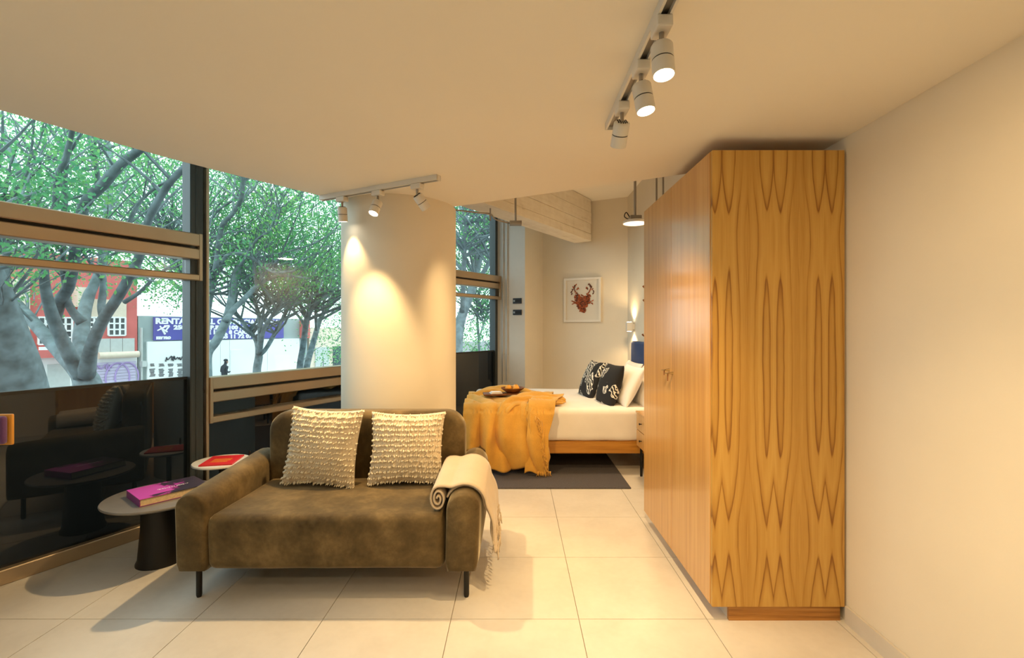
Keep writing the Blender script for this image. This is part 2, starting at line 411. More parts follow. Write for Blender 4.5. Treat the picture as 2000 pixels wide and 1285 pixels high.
# ------------------------------------------------------------------ windows
def window(name, P, Q, label, trans_top, sill, hopper_dark=False, mull=(), ends=(0, 0), lap=0.065):
    d = Vector((Q[0] - P[0], Q[1] - P[1], 0)); L = d.length
    r = empty(name, (P[0], P[1], 0), label, 'window', kind='structure', rz=math.atan2(d.y, d.x))
    def part(nm, b, mat, rr=0.0):
        return obj(nm, rbox(*b, rr, 1) if rr else box(*b), mat, r, world=False)
    tt = trans_top; xs = [0.0] + [m for m in mull] + [L]
    for a, b in zip(xs[:-1], xs[1:]):
        a2, b2 = a + 0.05, b - 0.05
        if b2 - a2 < 0.1: continue
        # opening unit: two deep bars with a groove, a strip of glass and a thin bar
        part('transom_bar', (a2 - lap, b2 + 0.065, -0.085, 0.03, tt - 0.088, tt), 'alu', 0.006)
        part('transom_groove', (a2 - 0.02, b2 + 0.02, -0.05, 0.03, tt - 0.108, tt - 0.087), 'gasket')
        part('transom_bar', (a2 - lap, b2 + 0.065, -0.085, 0.03, tt - 0.182, tt - 0.107), 'alu', 0.006)
        part('transom_bar', (a2 - lap, b2 + 0.065, -0.085, 0.03, tt - 0.332, tt - 0.288), 'alu', 0.006)
        for e in (a2 - lap - 0.002, b2 + 0.049):
            part('transom_end', (e, e + 0.022, -0.09, 0.0, tt - 0.333, tt + 0.001), 'alu', 0.003)
        part('top_pane', (a2 - 0.01, b2 + 0.01, -0.006, 0.006, max(tt, sill), HIGH), 'glass')
        if hopper_dark:
            part('strip_panel', (a2, b2, -0.012, 0.006, tt - 0.29, tt - 0.18), 'spandrel')
            part('lower_panel', (a2 - 0.01, b2 + 0.01, -0.012, 0.006, 0.08, tt - 0.33), 'spandrel')
        else:
            part('strip_pane', (a2, b2, -0.006, 0.006, tt - 0.29, tt - 0.18), 'glass')
            part('main_pane', (a2 - 0.01, b2 + 0.01, -0.006, 0.006, sill, tt - 0.33), 'glass')
            part('lower_panel', (a2 - 0.01, b2 + 0.01, -0.012, 0.006, 0.08, sill), 'spandrel')
            part('sill_gasket', (a2 - 0.01, b2 + 0.01, -0.016, 0.02, sill - 0.012, sill + 0.006), 'gasket')
    part('bottom_rail', (0, L, -0.055, 0.05, 0.0, 0.08), 'alu', 0.004)
    part('head_rail', (0, L, -0.05, 0.05, HIGH - 0.06, HIGH), 'alu_dark', 0.004)
    for m in [k for k, e in zip((0.0, L), ends) if e] + list(mull):
        part('mullion', (m - 0.045, m + 0.045, -0.058, 0.05, 0.0, HIGH), 'alu_dark', 0.006)
        part('mullion_web', (m - 0.012, m + 0.004, -0.064, -0.05, 0.0, HIGH), 'alu_dark', 0.003)
    return r, part
Lw = lambda Ya, Yb: (Yb - Ya) * math.hypot(1, WS)
YM = 3.405                                             # joint of the first and second window
w1, part1 = window('window_1', A0, (win_x(YM), YM), 'wide window beside the sofa with a high opening strip over dark glass', 2.035, 1.016,
                   mull=(Lw(-2.2, YM) - 2.0, Lw(-2.2, YM) - 4.0), ends=(1, 1))
w2, part2 = window('window_2', (win_x(YM), YM), A1, 'second window behind the sofa with its opening strip low down', 1.006, 1.006, hopper_dark=True, ends=(0, 1), lap=-0.026)
part2('side_jamb', (0.055, 0.075, -0.075, 0.03, 0.0, HIGH), 'alu', 0.004)
w3, part3 = window('window_3', A1, B1, 'far window between the column and the bed wall', 2.10, 1.05, ends=(0, 0))
L3 = math.hypot(B1[0] - A1[0], B1[1] - A1[1])
part3('side_jamb', (L3 - 0.055, L3 - 0.005, -0.05, 0.06, 0.0, HIGH), 'alu_dark', 0.004)

# ------------------------------------------------------------------ wardrobe
WX0, WX1, WY0, WY1, WZ0, WZ1 = 0.911, XR - 0.012, 2.20, 3.36, 0.071, 2.192
wd = empty('wardrobe', (WX0, WY0, 0), 'tall oak wardrobe with two doors and patterned grain on its side', 'wardrobe')
obj('side_panel', box(WX0 + 0.003, WX1, WY0, WY0 + 0.02, WZ0, WZ1), 'oak_crown', wd)
obj('side_panel', box(WX0 + 0.022, WX1, WY1 - 0.02, WY1, WZ0, WZ1), 'oak_door', wd)
obj('top_panel', box(WX0 + 0.022, WX1, WY0 + 0.02, WY1 - 0.02, WZ1 - 0.02, WZ1), 'oak_door', wd)
obj('bottom_panel', box(WX0 + 0.022, WX1, WY0 + 0.02, WY1 - 0.02, WZ0, WZ0 + 0.02), 'oak_door', wd)
obj('back_panel', box(WX1 - 0.01, WX1, WY0 + 0.02, WY1 - 0.02, WZ0 + 0.02, WZ1 - 0.02), 'oak_door', wd)
ym = (WY0 + WY1) / 2 - 0.008
doors = []
for a, b in ((WY0 + 0.022, ym - 0.0015), (ym + 0.0015, WY1)):
    doors.append(obj('door', bm_vf(rbox(WX0, WX0 + 0.02, a, b, WZ0, WZ1, 0.0015, 1)), 'oak_door', wd))
tk = obj('plinth', box(WX0 + 0.085, WX1 - 0.012, WY0 + 0.012, WY0 + 0.03, 0.0, WZ0), 'oak_plinth', wd)
obj('plinth_side', box(WX0 + 0.087, WX0 + 0.105, WY0 + 0.031, WY1 - 0.02, 0.0, WZ0), 'skirting', wd)
M['brass'] = flat('aged_brass', (0.42, 0.30, 0.14), 0.3, 0.9)
for k, (yy, zz_, drop) in enumerate(((ym - 0.03, 1.105, 0.045), (ym + 0.035, 1.118, 0.03))):
    d = doors[k]
    v = join(tube([(WX0 + 0.001, yy, zz_), (WX0 - 0.03, yy, zz_)], [0.009, 0.004], 10), lathe([(0.0, -0.003), (0.014, -0.002), (0.014, 0.002), (0.0, 0.003)], 12, (WX0 - 0.034, yy, zz_), cap=False))
    kk = obj('key', v, 'brass', wd); kk.parent = d; kk.location = (0, 0, 0)
    v = tube([(WX0 - 0.03, yy, zz_ - 0.002), (WX0 - 0.031, yy, zz_ - drop)], [0.0035, 0.0025], 6)
    kk = obj('key_tag', v, 'walnut', wd); kk.parent = d

# ------------------------------------------------------------------ sofa
sx0, sx1 = -1.70, -0.175
sofa = empty('sofa', ((sx0 + sx1) / 2, 2.7, 0), 'olive-brown velvet two-seat sofa on thin black legs', 'sofa')
def soft(bm, amp, sc, cuts=3):
    bmesh.ops.subdivide_edges(bm, edges=[e for e in bm.edges if e.calc_length() > 0.15], cuts=cuts, use_grid_fill=True)
    from mathutils import noise as mn
    bm.normal_update()
    for v in bm.verts: v.co += v.normal * (mn.noise(v.co * sc) * amp)
    return bm
obj('seat', soft(rbox(-1.538, -0.355, 2.345, 3.0, 0.16, 0.432, 0.045, 5), 0.006, 4.0, 7), 'velvet', sofa, smooth='all')
def back_panel(xa, xb, ya, yb, za, zb, rad, bev):
    pr = [(xa, za), (xb, za)] + [(xb - rad + rad * math.cos(R(k)), zb - rad + rad * math.sin(R(k))) for k in range(0, 91, 10)] + [(xa + rad - rad * math.cos(R(k)), zb - rad + rad * math.sin(R(k))) for k in range(90, -1, -10)]
    bm = bmesh.new(); lo_ = [bm.verts.new((x, ya, z)) for x, z in pr]; hi_ = [bm.verts.new((x, yb, z)) for x, z in pr]; n = len(pr)
    fs_ = [bm.faces.new(lo_), bm.faces.new(hi_[::-1])]; [bm.faces.new((lo_[i], hi_[i], hi_[(i + 1) % n], lo_[(i + 1) % n])) for i in range(n)]
    bmesh.ops.recalc_face_normals(bm, faces=bm.faces)
    bmesh.ops.bevel(bm, geom=list({e for f in fs_ for e in f.edges}), offset=bev, segments=4, affect='EDGES', profile=0.5); return bm
obj('backrest', back_panel(-1.545, -0.318, 2.945, 3.105, 0.17, 0.845, 0.125, 0.045), 'velvet', sofa, smooth='all')
def arm(xa, xb, lean):
    ys = [2.335, 2.345, 2.365, 2.40, 2.55, 2.7, 2.85, 3.0, 3.06, 3.085, 3.095]; ins = [0.016, 0.005, 0.001, 0, 0, 0, 0, 0, 0.004, 0.015, 0.03]
    V, Fc = [], []; n = None
    for y, s in zip(ys, ins):
        h = 0.545 + (y - 2.335) * 0.07 - s * 0.6; a, b = xa + s, xb - s; rr = (b - a) / 2; c = (a + b) / 2; prof = [(a + 0.012, 0.16 + s * .4), (a + 0.002, 0.20), (a, h - rr)]
        prof += [(c - rr * math.cos(PI * k / 14), h - rr + rr * math.sin(PI * k / 14)) for k in range(1, 14)] + [(b, h - rr), (b - 0.002, 0.20), (b - 0.012, 0.16 + s * .4)]
        n = len(prof); V += [(p + lean * (q - 0.16), y, q) for p, q in prof]
    for k in range(len(ys) - 1):
        for i in range(n):
            j = (i + 1) % n; Fc.append((k * n + i, k * n + j, (k + 1) * n + j, (k + 1) * n + i))
    Fc += [tuple(range(n)), tuple(range((len(ys) - 1) * n, len(ys) * n))[::-1]]
    return V, Fc
obj('armrest', arm(-1.685, -1.525, -0.02), 'velvet', sofa, smooth='all')
obj('armrest', arm(-0.355, -0.185, 0.03), 'velvet', sofa, smooth='all')
for lx in (-1.61, -0.25):
    for ly in (2.41, 3.03):
        obj('leg', lathe([(0.011, 0), (0.014, 0.012), (0.014, 0.165)], 14, (lx, ly, 0)), 'black', sofa, smooth=True)

# ------------------------------------------------------------------ cushions
def pillow_pt(u, v, side, wd_, ht, th, pinch=0.06, pw=0.5):
    x = u * wd_ / 2 * (1 - pinch * (1 - v * v)); z = v * ht / 2 * (1 - pinch * (1 - u * u))
    t = th / 2 * (max(0, 1 - u * u) * max(0, 1 - v * v)) ** pw
    return Vector((x, side * t, z))
def pillow(wd_, ht, th, n=18, pinch=0.06, pw=0.5):
    V, Fc = [], []
    for s in (-1, 1):
        b = len(V)
        for i in range(n + 1):
            for j in range(n + 1):
                uu = math.sin((i / n - .5) * PI); vv = math.sin((j / n - .5) * PI); V.append(pillow_pt(uu, vv, s, wd_, ht, th, pinch, pw))
        for i in range(n):
            for j in range(n):
                q = (b + i * (n + 1) + j, b + (i + 1) * (n + 1) + j, b + (i + 1) * (n + 1) + j + 1, b + i * (n + 1) + j + 1); Fc.append(q if s < 0 else q[::-1])
    bm = bmesh.new(); vs = [bm.verts.new(p) for p in V]; [bm.faces.new([vs[i] for i in q]) for q in Fc]
    bmesh.ops.remove_doubles(bm, verts=bm.verts, dist=1e-5); return bm
def tufted(loc, rot, label, wd_, ht, rows, seed):
    r = empty('tufted_cushion', loc, label, 'cushion', 'cream cushions on the sofa'); r.rotation_euler = rot
    obj('cover', pillow(wd_, ht, 0.15, 18, 0.09), 'cushion_cream', r, world=False, smooth='all')
    rg = random.Random(seed); V, Fc = [], []
    octa = [(0, 2, 4), (2, 1, 4), (1, 3, 4), (3, 0, 4), (2, 0, 5), (1, 2, 5), (3, 1, 5), (0, 3, 5)]
    for k in range(rows):
        v0 = -0.97 + 1.94 * k / (rows - 1)
        for i in range(34):
            u = -0.985 + 1.97 * i / 33 + rg.uniform(-.016, .016); vv = v0 + rg.uniform(-.022, .022)
            p = pillow_pt(max(-1, min(1, u)), max(-1, min(1, vv)), -1, wd_, ht, 0.15, 0.09)
            a, b, c = rg.uniform(.0055, .0095), rg.uniform(.009, .023), rg.uniform(.008, .015); q = p + Vector((0, -0.003, -0.003))
            n = len(V); t = rg.uniform(-.004, .004)
            V += [q + Vector(d) for d in ((-a, 0, 0), (a, 0, 0), (0, -b, -.004), (0, b * .5, 0), (t, 0, c * .7), (t, -b * .8, -c))]
            Fc += [tuple(n + j for j in f) for f in octa]
    o = obj('tufts', (V, Fc), 'tuft', r, world=False, smooth='all'); o['kind'] = 'stuff'
tufted((-1.155, 2.845, 0.655), (R(-13), R(2.5), R(-4)), 'cream tufted cushion leaning at the window end of the sofa', 0.45, 0.46, 15, 1)
tufted((-0.655, 2.86, 0.645), (R(-14), R(0.5), R(3)), 'cream tufted cushion leaning beside the folded sofa blanket', 0.45, 0.43, 14, 2)

# ------------------------------------------------------------------ cream blanket over the right arm
bl = empty('sofa_blanket', (-0.27, 2.7, 0.16), 'cream fringed blanket folded over the sofa arm', 'blanket')
def arm_top(y): return 0.545 + (y - 2.335) * 0.07
def blanket_profile(off, zend, roll):
    # cross-section in x,z over the arm (arm centre -0.27+0.012, radius 0.085)
    c, zc, r = -0.258, 0.47, 0.094 + off; pts = []
    if roll:
        for k in range(30):                            # spiral roll on the inner side, unwinding onto the arm
            t = k / 29; a = R(90 + 800 * (1 - t)); q = 0.22 + 0.78 * t; pts.append((c - 0.137 + 0.046 * q * math.cos(a), 0.503 + 0.068 * q * math.sin(a)))
        pts += [(c - 0.10, 0.572), (c - 0.07, 0.566)]
    for k in range(3 if roll else 0, 11): a = PI * (0.88 - 0.088 * k); pts.append((c + r * math.cos(a), zc + r * math.sin(a)))
    n = 10
    for k in range(1, n + 1): t = k / n; pts.append((c + r + 0.055 * t + 0.012 * math.sin(t * 5), zc + (zend - zc) * t))
    return pts
def blanket(off, y0, y1, zend, roll, seed):
    pr = blanket_profile(off, zend, roll)
    def fn(u, v):
        k = u * (len(pr) - 1); i = min(int(k), len(pr) - 2); t = k - i; x = pr[i][0] * (1 - t) + pr[i + 1][0] * t; z = pr[i][1] * (1 - t) + pr[i + 1][1] * t
        y = y0 + (y1 - y0) * v; tail = max(0, (0.45 - z) / 0.3) if u > 0.5 else 0
        x += tail * 0.012 * math.sin(v * 14 + seed) ; y += 0.02 * tail * math.sin(u * 9 + seed) + tail * 0.03 * (0.5 - v) * -1
        return (x, y, z + (y - 2.5) * 0.07)
    return gridsurf(fn, 110, 16, 0.009)
obj('upper_fold', blanket(0.020, 2.405, 2.86, 0.235, True, 0.3), 'throw_cream', bl, smooth='all')
obj('lower_fold', blanket(0.009, 2.42, 2.84, 0.275, False, 1.7), 'throw_cream', bl, smooth='all')
V = []
for k in range(30):
    y = 2.43 + 0.42 * k / 29; a = k % 2
    x = -0.258 + 0.094 + 0.02 + 0.055 + random.uniform(-.006, .006) - 0.014 * a; z = (0.236 if not a else 0.276) + (y - 2.5) * 0.07; l = random.uniform(.05, .075)
    V.append(tube([(x, y, z + .005), (x + random.uniform(-.006, .006), y + random.uniform(-.006, .006), z - l * .5), (x + random.uniform(-.01, .01), y + random.uniform(-.01, .01), z - l)], [.0035, .0045, .0025], 5))
o = obj('fringe', join(*V), 'throw_cream', bl, smooth='all'); o['kind'] = 'stuff'

# ------------------------------------------------------------------ tables and books
M['stone'] = flat('grey_stone_top', (0.19, 0.175, 0.16), 0.4, var=0.1, scale=9)
M['white_top'] = flat('white_lacquer', (0.74, 0.73, 0.69), 0.35)
ct = empty('coffee_table', (-2.085, 2.785, 0), 'low round grey-topped table on a black conical foot beside the sofa', 'table')
obj('table_top', lathe([(0.262, 0.366), (0.277, 0.372), (0.280, 0.379), (0.277, 0.385)], 72), 'stone', ct, world=False, smooth=True)
obj('foot', lathe([(0.122, 0), (0.122, 0.008), (0.112, 0.03), (0.098, 0.20), (0.094, 0.365)], 48), 'black', ct, world=False, smooth=True)
st = empty('side_table', (-2.02, 3.255, 0), 'small white-topped round side table carrying the red book', 'table')
obj('table_top', lathe([(0.165, 0.438), (0.175, 0.443), (0.175, 0.452), (0.172, 0.455)], 56), 'white_top', st, world=False, smooth=True)
obj('post', lathe([(0.016, 0.012), (0.016, 0.438)], 16), 'black', st, world=False, smooth=True)
obj('foot', lathe([(0.13, 0.0), (0.13, 0.008), (0.02, 0.016)], 40), 'black', st, world=False, smooth=True)
obj('handle', lathe([(0.004, 0.43), (0.006, 0.475), (0.006, 0.50), (0.003, 0.505)], 10, (0.155, 0.07, 0)), 'black', st, world=False, smooth=True)

def m_cover_purple():
    m = NT('purple_book_cover'); co = m.co(); s = m.node('ShaderNodeSeparateXYZ', {0: co}).outputs
    n = m.noise(co, 16, 5, 0.65)
    e = m.math('ADD', m.math('MULTIPLY', s[0], 3.3), m.math('MULTIPLY', n, 1.6))       # photograph of dark twigs at the far end
    e = m.math('ADD', e, m.math('MULTIPLY', m.math('LESS_THAN', s[1], -0.085), 0.35))
    m.P(Base_Color=m.ramp(e, [(0.70, (0.62, 0.09, 0.50)), (0.86, (0.50, 0.06, 0.38)), (0.93, (0.10, 0.03, 0.10)), (1.0, (0.045, 0.035, 0.06))]), Roughness=0.3)
    return m.m
M['cover_purple'] = m_cover_purple()
M['spine_purple'] = flat('purple_spine', (0.24, 0.03, 0.20), 0.35)
M['pages'] = flat('book_pages', (0.74, 0.58, 0.36), 0.9, var=0.12, scale=120)
M['cover_red'] = flat('red_book_cover', (0.72, 0.025, 0.035), 0.35)
M['print_orange'] = flat('orange_print', (0.90, 0.42, 0.04), 0.5)
def book(name, loc, rz, L, W, H, cov, spine, label):
    r = empty(name, loc, label, 'book', rz=rz)
    obj('page_block', box(-L / 2 + 0.004, L / 2 - 0.004, -W / 2 + 0.004, W / 2 - 0.004, 0.003, H - 0.003), 'pages', r, world=False)
    t = obj('cover', box(-L / 2, L / 2, -W / 2, W / 2, H - 0.003, H), cov, r, world=False)
    obj('cover', box(-L / 2, L / 2, -W / 2, W / 2, 0, 0.003), spine, r, world=False)
    obj('spine', box(-L / 2, -L / 2 + 0.004, -W / 2, W / 2, 0.003, H - 0.003), spine, r, world=False)
    return r, t
# purple book: spine towards the viewer's left
b1, b1c = book('purple_book', (-2.05, 2.80, 0.3855), R(52), 0.34, 0.25, 0.042, 'cover_purple', 'spine_purple', 'thick purple book lying on the round grey table')
rgb = random.Random(5)
def marks(r, zs, x0, x1, y, hh, n, mat, nm, rg):
    V = []                                             # unreadable title strokes
    for k in range(n):
        x = x0 + (x1 - x0) * (k + .5) / n; ww = (x1 - x0) / n
        for _ in range(3):
            a = (x + rg.uniform(-.4, .4) * ww, y + rg.uniform(-.5, .5) * hh); b = (x + rg.uniform(-.4, .4) * ww, y + rg.uniform(-.5, .5) * hh)
            dx, dy = b[0] - a[0], b[1] - a[1]; l = math.hypot(dx, dy) + 1e-6; q = 0.0016; nx, ny = -dy / l * q, dx / l * q
            V.append(prism([(a[0] - nx, a[1] - ny), (b[0] - nx, b[1] - ny), (b[0] + nx, b[1] + ny), (a[0] + nx, a[1] + ny)], zs, zs + 0.0004))
    return obj(nm, join(*V), mat, r, world=False)
o = marks(b1, 0.0421, -0.06, 0.10, -0.01, 0.022, 14, 'print_white', 'title_lettering', rgb); o['kind'] = 'stuff'
b2, b2c = book('red_book', (-2.01, 3.245, 0.4555), R(12), 0.20, 0.235, 0.008, 'cover_red', 'cover_red', 'thin red book with orange title on the small white table')
for yy, a, b in ((0.02, -0.055, 0.06), (-0.01, -0.055, 0.06), (-0.045, -0.055, 0.05)):
    V = []
    n = 6
    for k in range(n):
        x = a + (b - a) * k / n; ww = (b - a) / n * 0.78
        V += [box(x, x + ww * .3, yy - .011, yy + .011, .0081, .0085), box(x, x + ww, yy + .006, yy + .011, .0081, .0085), box(x + ww * .7, x + ww, yy - .011, yy + .011, .0081, .0085)]
    o = obj('title_line', join(*V), 'print_orange', b2, world=False); o['kind'] = 'stuff'

# ------------------------------------------------------------------ chair at the edge of the frame
ch = empty('dining_chair', (-2.53, 1.93, 0), 'purple-backed chair with an ochre edge, cut by the frame beside the window', 'chair', rz=R(6))
obj('backrest', bm_vf(rbox(-0.225, 0.267, 0.150, 0.178, 0.846, 0.972, 0.013, 3)), 'purple_fabric', ch, world=False, smooth=True)
obj('back_shell', bm_vf(rbox(-0.235, 0.279, 0.178, 0.192, 0.838, 0.978, 0.006, 3)), 'ochre', ch, world=False, smooth=True)
obj('seat', bm_vf(rbox(-0.22, 0.20, -0.24, 0.17, 0.43, 0.475, 0.018, 3)), 'purple_fabric', ch, world=False, smooth=True)
for a in (-0.19, 0.17): obj('back_post', tube([(a, 0.15, 0.43), (a * 1.02, 0.172, 0.86)], 0.011, 10), 'black', ch, world=False, smooth=True)
for a in (-0.19, 0.16):
    for b in (-0.21, 0.14): obj('leg', tube([(a, b, 0.0), (a * 0.9, b * 0.9, 0.44)], [0.010, 0.013], 10), 'black', ch, world=False, smooth=True)

# ------------------------------------------------------------------ track lamps
def track(name, a, b, label):
    a, b = Vector(a), Vector(b); d = b - a; L = d.length
    r = empty(name, a, label, 'lighting track', rz=math.atan2(d.y, d.x))
    for s in (-1, 1): obj('side_rail', box(0, L, s * 0.016 - 0.004, s * 0.016 + 0.004, -0.030, 0), 'white_metal', r, world=False)
    obj('channel', box(0.002, L - 0.002, -0.012, 0.012, -0.016, 0), 'steel', r, world=False)
    for e in (0.0, L - 0.006): obj('end_cap', box(e, e + 0.006, -0.021, 0.021, -0.031, 0), 'white_metal', r, world=False)
    return r
def lamp(xy, aim, label, lit=True, power=LAMP_W, rz=0.0, size=70, blend=0.6, group='white track lamps'):
    base = Vector((xy[0], xy[1], LOW))
    r = empty('track_lamp', base, label, 'lamp', group)
    obj('adapter', bm_vf(rbox(-0.036, 0.036, -0.022, 0.022, -0.062, -0.0305, 0.004, 2)), 'white_metal', r, world=False).rotation_euler = (0, 0, rz)
    obj('stem', tube([(0, 0, -0.06), (0, 0, -0.100)], 0.0075, 10), 'steel', r, world=False, smooth=True)
    d = Vector(aim).normalized(); q = d.to_track_quat('-Z', 'Y').to_matrix().to_4x4(); piv = Vector((0, 0, -0.098))
    mt = Matrix.Translation(piv) @ q
    rr = 0.031
    def local(nm, vf, mat, par, sm=True):
        o = obj(nm, vf, mat, r, world=False, smooth=sm); o.data.transform(mt); o.parent = par; return o
    hd = local('head', lathe([(0.012, 0.004), (rr - .003, 0.0), (rr, -0.004), (rr, -0.044), (rr - .0015, -0.045), (rr - .0015, -0.048), (rr, -0.049), (rr, -0.092), (rr - 0.003, -0.092), (rr - 0.003, -0.084)], 32, cap=False), 'white_metal', r)
    local('shadow_gap', lathe([(rr - .001, -0.048), (rr - .001, -0.0452)], 32), 'gasket', hd)
    local('vent', join(*[box(k * .008 - .002, k * .008 + .002, -math.sqrt(max(0, .0225 ** 2 - (k * .008) ** 2)), math.sqrt(max(0, .0225 ** 2 - (k * .008) ** 2)), .0, .005) for k in range(-2, 3)]), 'gasket', hd, False)
    local('lens', lathe([(rr - 0.004, -0.086), (rr - 0.004, -0.0845)], 32), 'lens' if lit else 'white_metal', hd)
    if lit and power > 0:
        li = bpy.data.lights.new('lamp_light', 'SPOT'); li.energy = power * 4; li.color = WARM; li.spot_size = R(size); li.spot_blend = blend; li.shadow_soft_size = 0.024
        lo_ = bpy.data.objects.new('lamp_light', li); COL.objects.link(lo_); lo_.parent = r
        lo_.matrix_local = Matrix.Translation(piv + d * 0.094) @ q
    return r
track('lighting_track', (0.41, 2.06, LOW), (0.41, -0.9, LOW), 'long white ceiling track running overhead towards the wardrobe')
track('lighting_track', (-1.309, 3.195, LOW), (-0.447, 2.756, LOW), 'short white ceiling track in front of the round column')
track('lighting_track', (-1.9, 0.9, LOW), (-1.9, -1.6, LOW), 'white ceiling track added unseen behind the viewer near the windows')  # unseen track, added to carry lamps for the floor and wall
TR = PI / 2
lamp((0.41, 1.33), (0.02, -0.16, -1), 'lit track lamp nearest the viewer on the long track', rz=TR, size=110)
lamp((0.41, 1.547), (0.14, -0.14, -1), 'lit middle track lamp on the long track', rz=TR, size=110)
lamp((0.41, 1.823), (-0.04, 0.85, -1), 'track lamp at the wardrobe end of the long track, turned away', rz=TR, size=95, power=LAMP_W * 2.4)
lamp((0.41, 0.72), (0.75, 0.25, -1), 'track lamp of the long track above the viewer, turned to the cream wall', rz=TR, size=125, power=LAMP_W * 0.7)
lamp((0.41, 0.25), (0.55, 0.9, -0.9), 'track lamp of the long track behind the viewer, turned to the wardrobe', rz=TR, size=110, power=LAMP_W * 0.8)
lamp((0.41, -0.35), (-0.45, 0.5, -1), 'rearmost track lamp of the long track behind the viewer', rz=TR, size=120, power=LAMP_W * 0.8)
TR2 = math.atan2(2.756 - 3.195, -0.447 + 1.309)
lamp((-1.139, 3.109), (0.0, 0.16, -1), 'track lamp hanging over the window side of the round column', rz=TR2, size=80, power=LAMP_W * 0.45)
lamp((-0.863, 2.968), (-0.22, -0.42, -1), 'lit lamp in the middle of the short track', rz=TR2, size=112, blend=0.35, power=LAMP_W * 3.0)
lamp((-0.587, 2.828), (0.62, 0.55, -0.9), 'tilted track lamp at the bedroom end of the short track', rz=TR2, size=86, blend=1.0, power=LAMP_W * 2.0)
lamp((-1.9, 0.5), (0.2, 0.6, -1), 'added lamp of the unseen rear track nearest the sofa', rz=TR, size=110, power=LAMP_W * 0.45)  # both rear lamps are added out of view to brighten the room
lamp((-1.9, -0.3), (0.6, 0.3, -1), 'added middle lamp of the unseen rear track', rz=TR, size=110, power=LAMP_W * 0.6)

# ------------------------------------------------------------------ bed
BX0, BX1, BY0, BY1 = -0.50, XR - 0.10, 4.45, 5.98
bed = empty('bed', ((BX0 + BX1) / 2, (BY0 + BY1) / 2, 0), 'oak-framed bed with white linen and a blue headboard', 'bed')
for y in (BY0, BY1 - 0.03): obj('side_rail', box(BX0 + 0.02, BX1, y, y + 0.03, 0.19, 0.30), 'oak_bed', bed)
obj('foot_rail', box(BX0 - 0.005, BX0 + 0.02, BY0, BY1, 0.19, 0.30), 'oak_bed', bed)
obj('head_rail', box(BX1 - 0.02, BX1, BY0 + 0.03, BY1 - 0.03, 0.19, 0.30), 'oak_bed', bed)
obj('slat_base', box(BX0 + 0.02, BX1 - 0.02, BY0 + 0.03, BY1 - 0.03, 0.27, 0.295), 'oak_bed', bed)
for x in (BX0 + 0.12, BX1 - 0.12):
    for y in (BY0 + 0.16, BY1 - 0.16): obj('leg', box(x - 0.03, x + 0.03, y - 0.03, y + 0.03, 0.0, 0.27), 'oak_bed', bed)
obj('mattress', soft(rbox(BX0 + 0.005, BX1 - 0.01, BY0 + 0.005, BY1 - 0.005, 0.296, 0.605, 0.05, 4), 0.012, 3.5, 9), 'white_cloth', bed, smooth='all')
hb = bm_vf(rbox(XR - 0.075, XR - 0.002, 4.36, 6.04, 0.30, 1.205, 0.034, 4)); obj('headboard', hb, 'headboard', bed, smooth='all')

def simple_pillow(name, loc, rot, w_, h_, t_, mat, label, group, pinch=0.05):
    o = obj(name, pillow(w_, h_, t_, 16, pinch, 0.42), mat, None, world=False, smooth='all'); o.location = loc; o.rotation_euler = rot
    return tag(o, label, 'pillow' if 'pillow' in name else 'cushion', group)
# local -y is the front; rz=-90deg turns the front to -x
def lean(yaw, back): return (Matrix.Rotation(R(yaw), 4, 'Z') @ Matrix.Rotation(R(-back), 4, 'X')).to_euler()
simple_pillow('bed_pillow', (1.33, 4.83, 0.775), lean(-90, 22), 0.66, 0.42, 0.16, 'white_cloth', 'white pillow against the headboard on the near side of the bed', 'white bed pillows')
simple_pillow('bed_pillow', (1.33, 5.56, 0.775), lean(-90, 22), 0.66, 0.42, 0.16, 'white_cloth', 'white pillow against the headboard on the far side of the bed', 'white bed pillows')
simple_pillow('bed_pillow', (1.14, 4.86, 0.785), lean(-86, 27), 0.58, 0.43, 0.16, 'white_cloth', 'white pillow right behind the nearer black patterned cushion', 'white bed pillows')
simple_pillow('patterned_cushion', (0.965, 4.86, 0.785), lean(-80, 17), 0.44, 0.44, 0.17, 'zebra', 'black cushion with white squiggles nearer the wardrobe', 'black patterned cushions')
simple_pillow('patterned_cushion', (0.86, 5.36, 0.785), lean(-80, 22), 0.44, 0.44, 0.16, 'zebra', 'black cushion with white squiggles farther from the wardrobe', 'black patterned cushions')

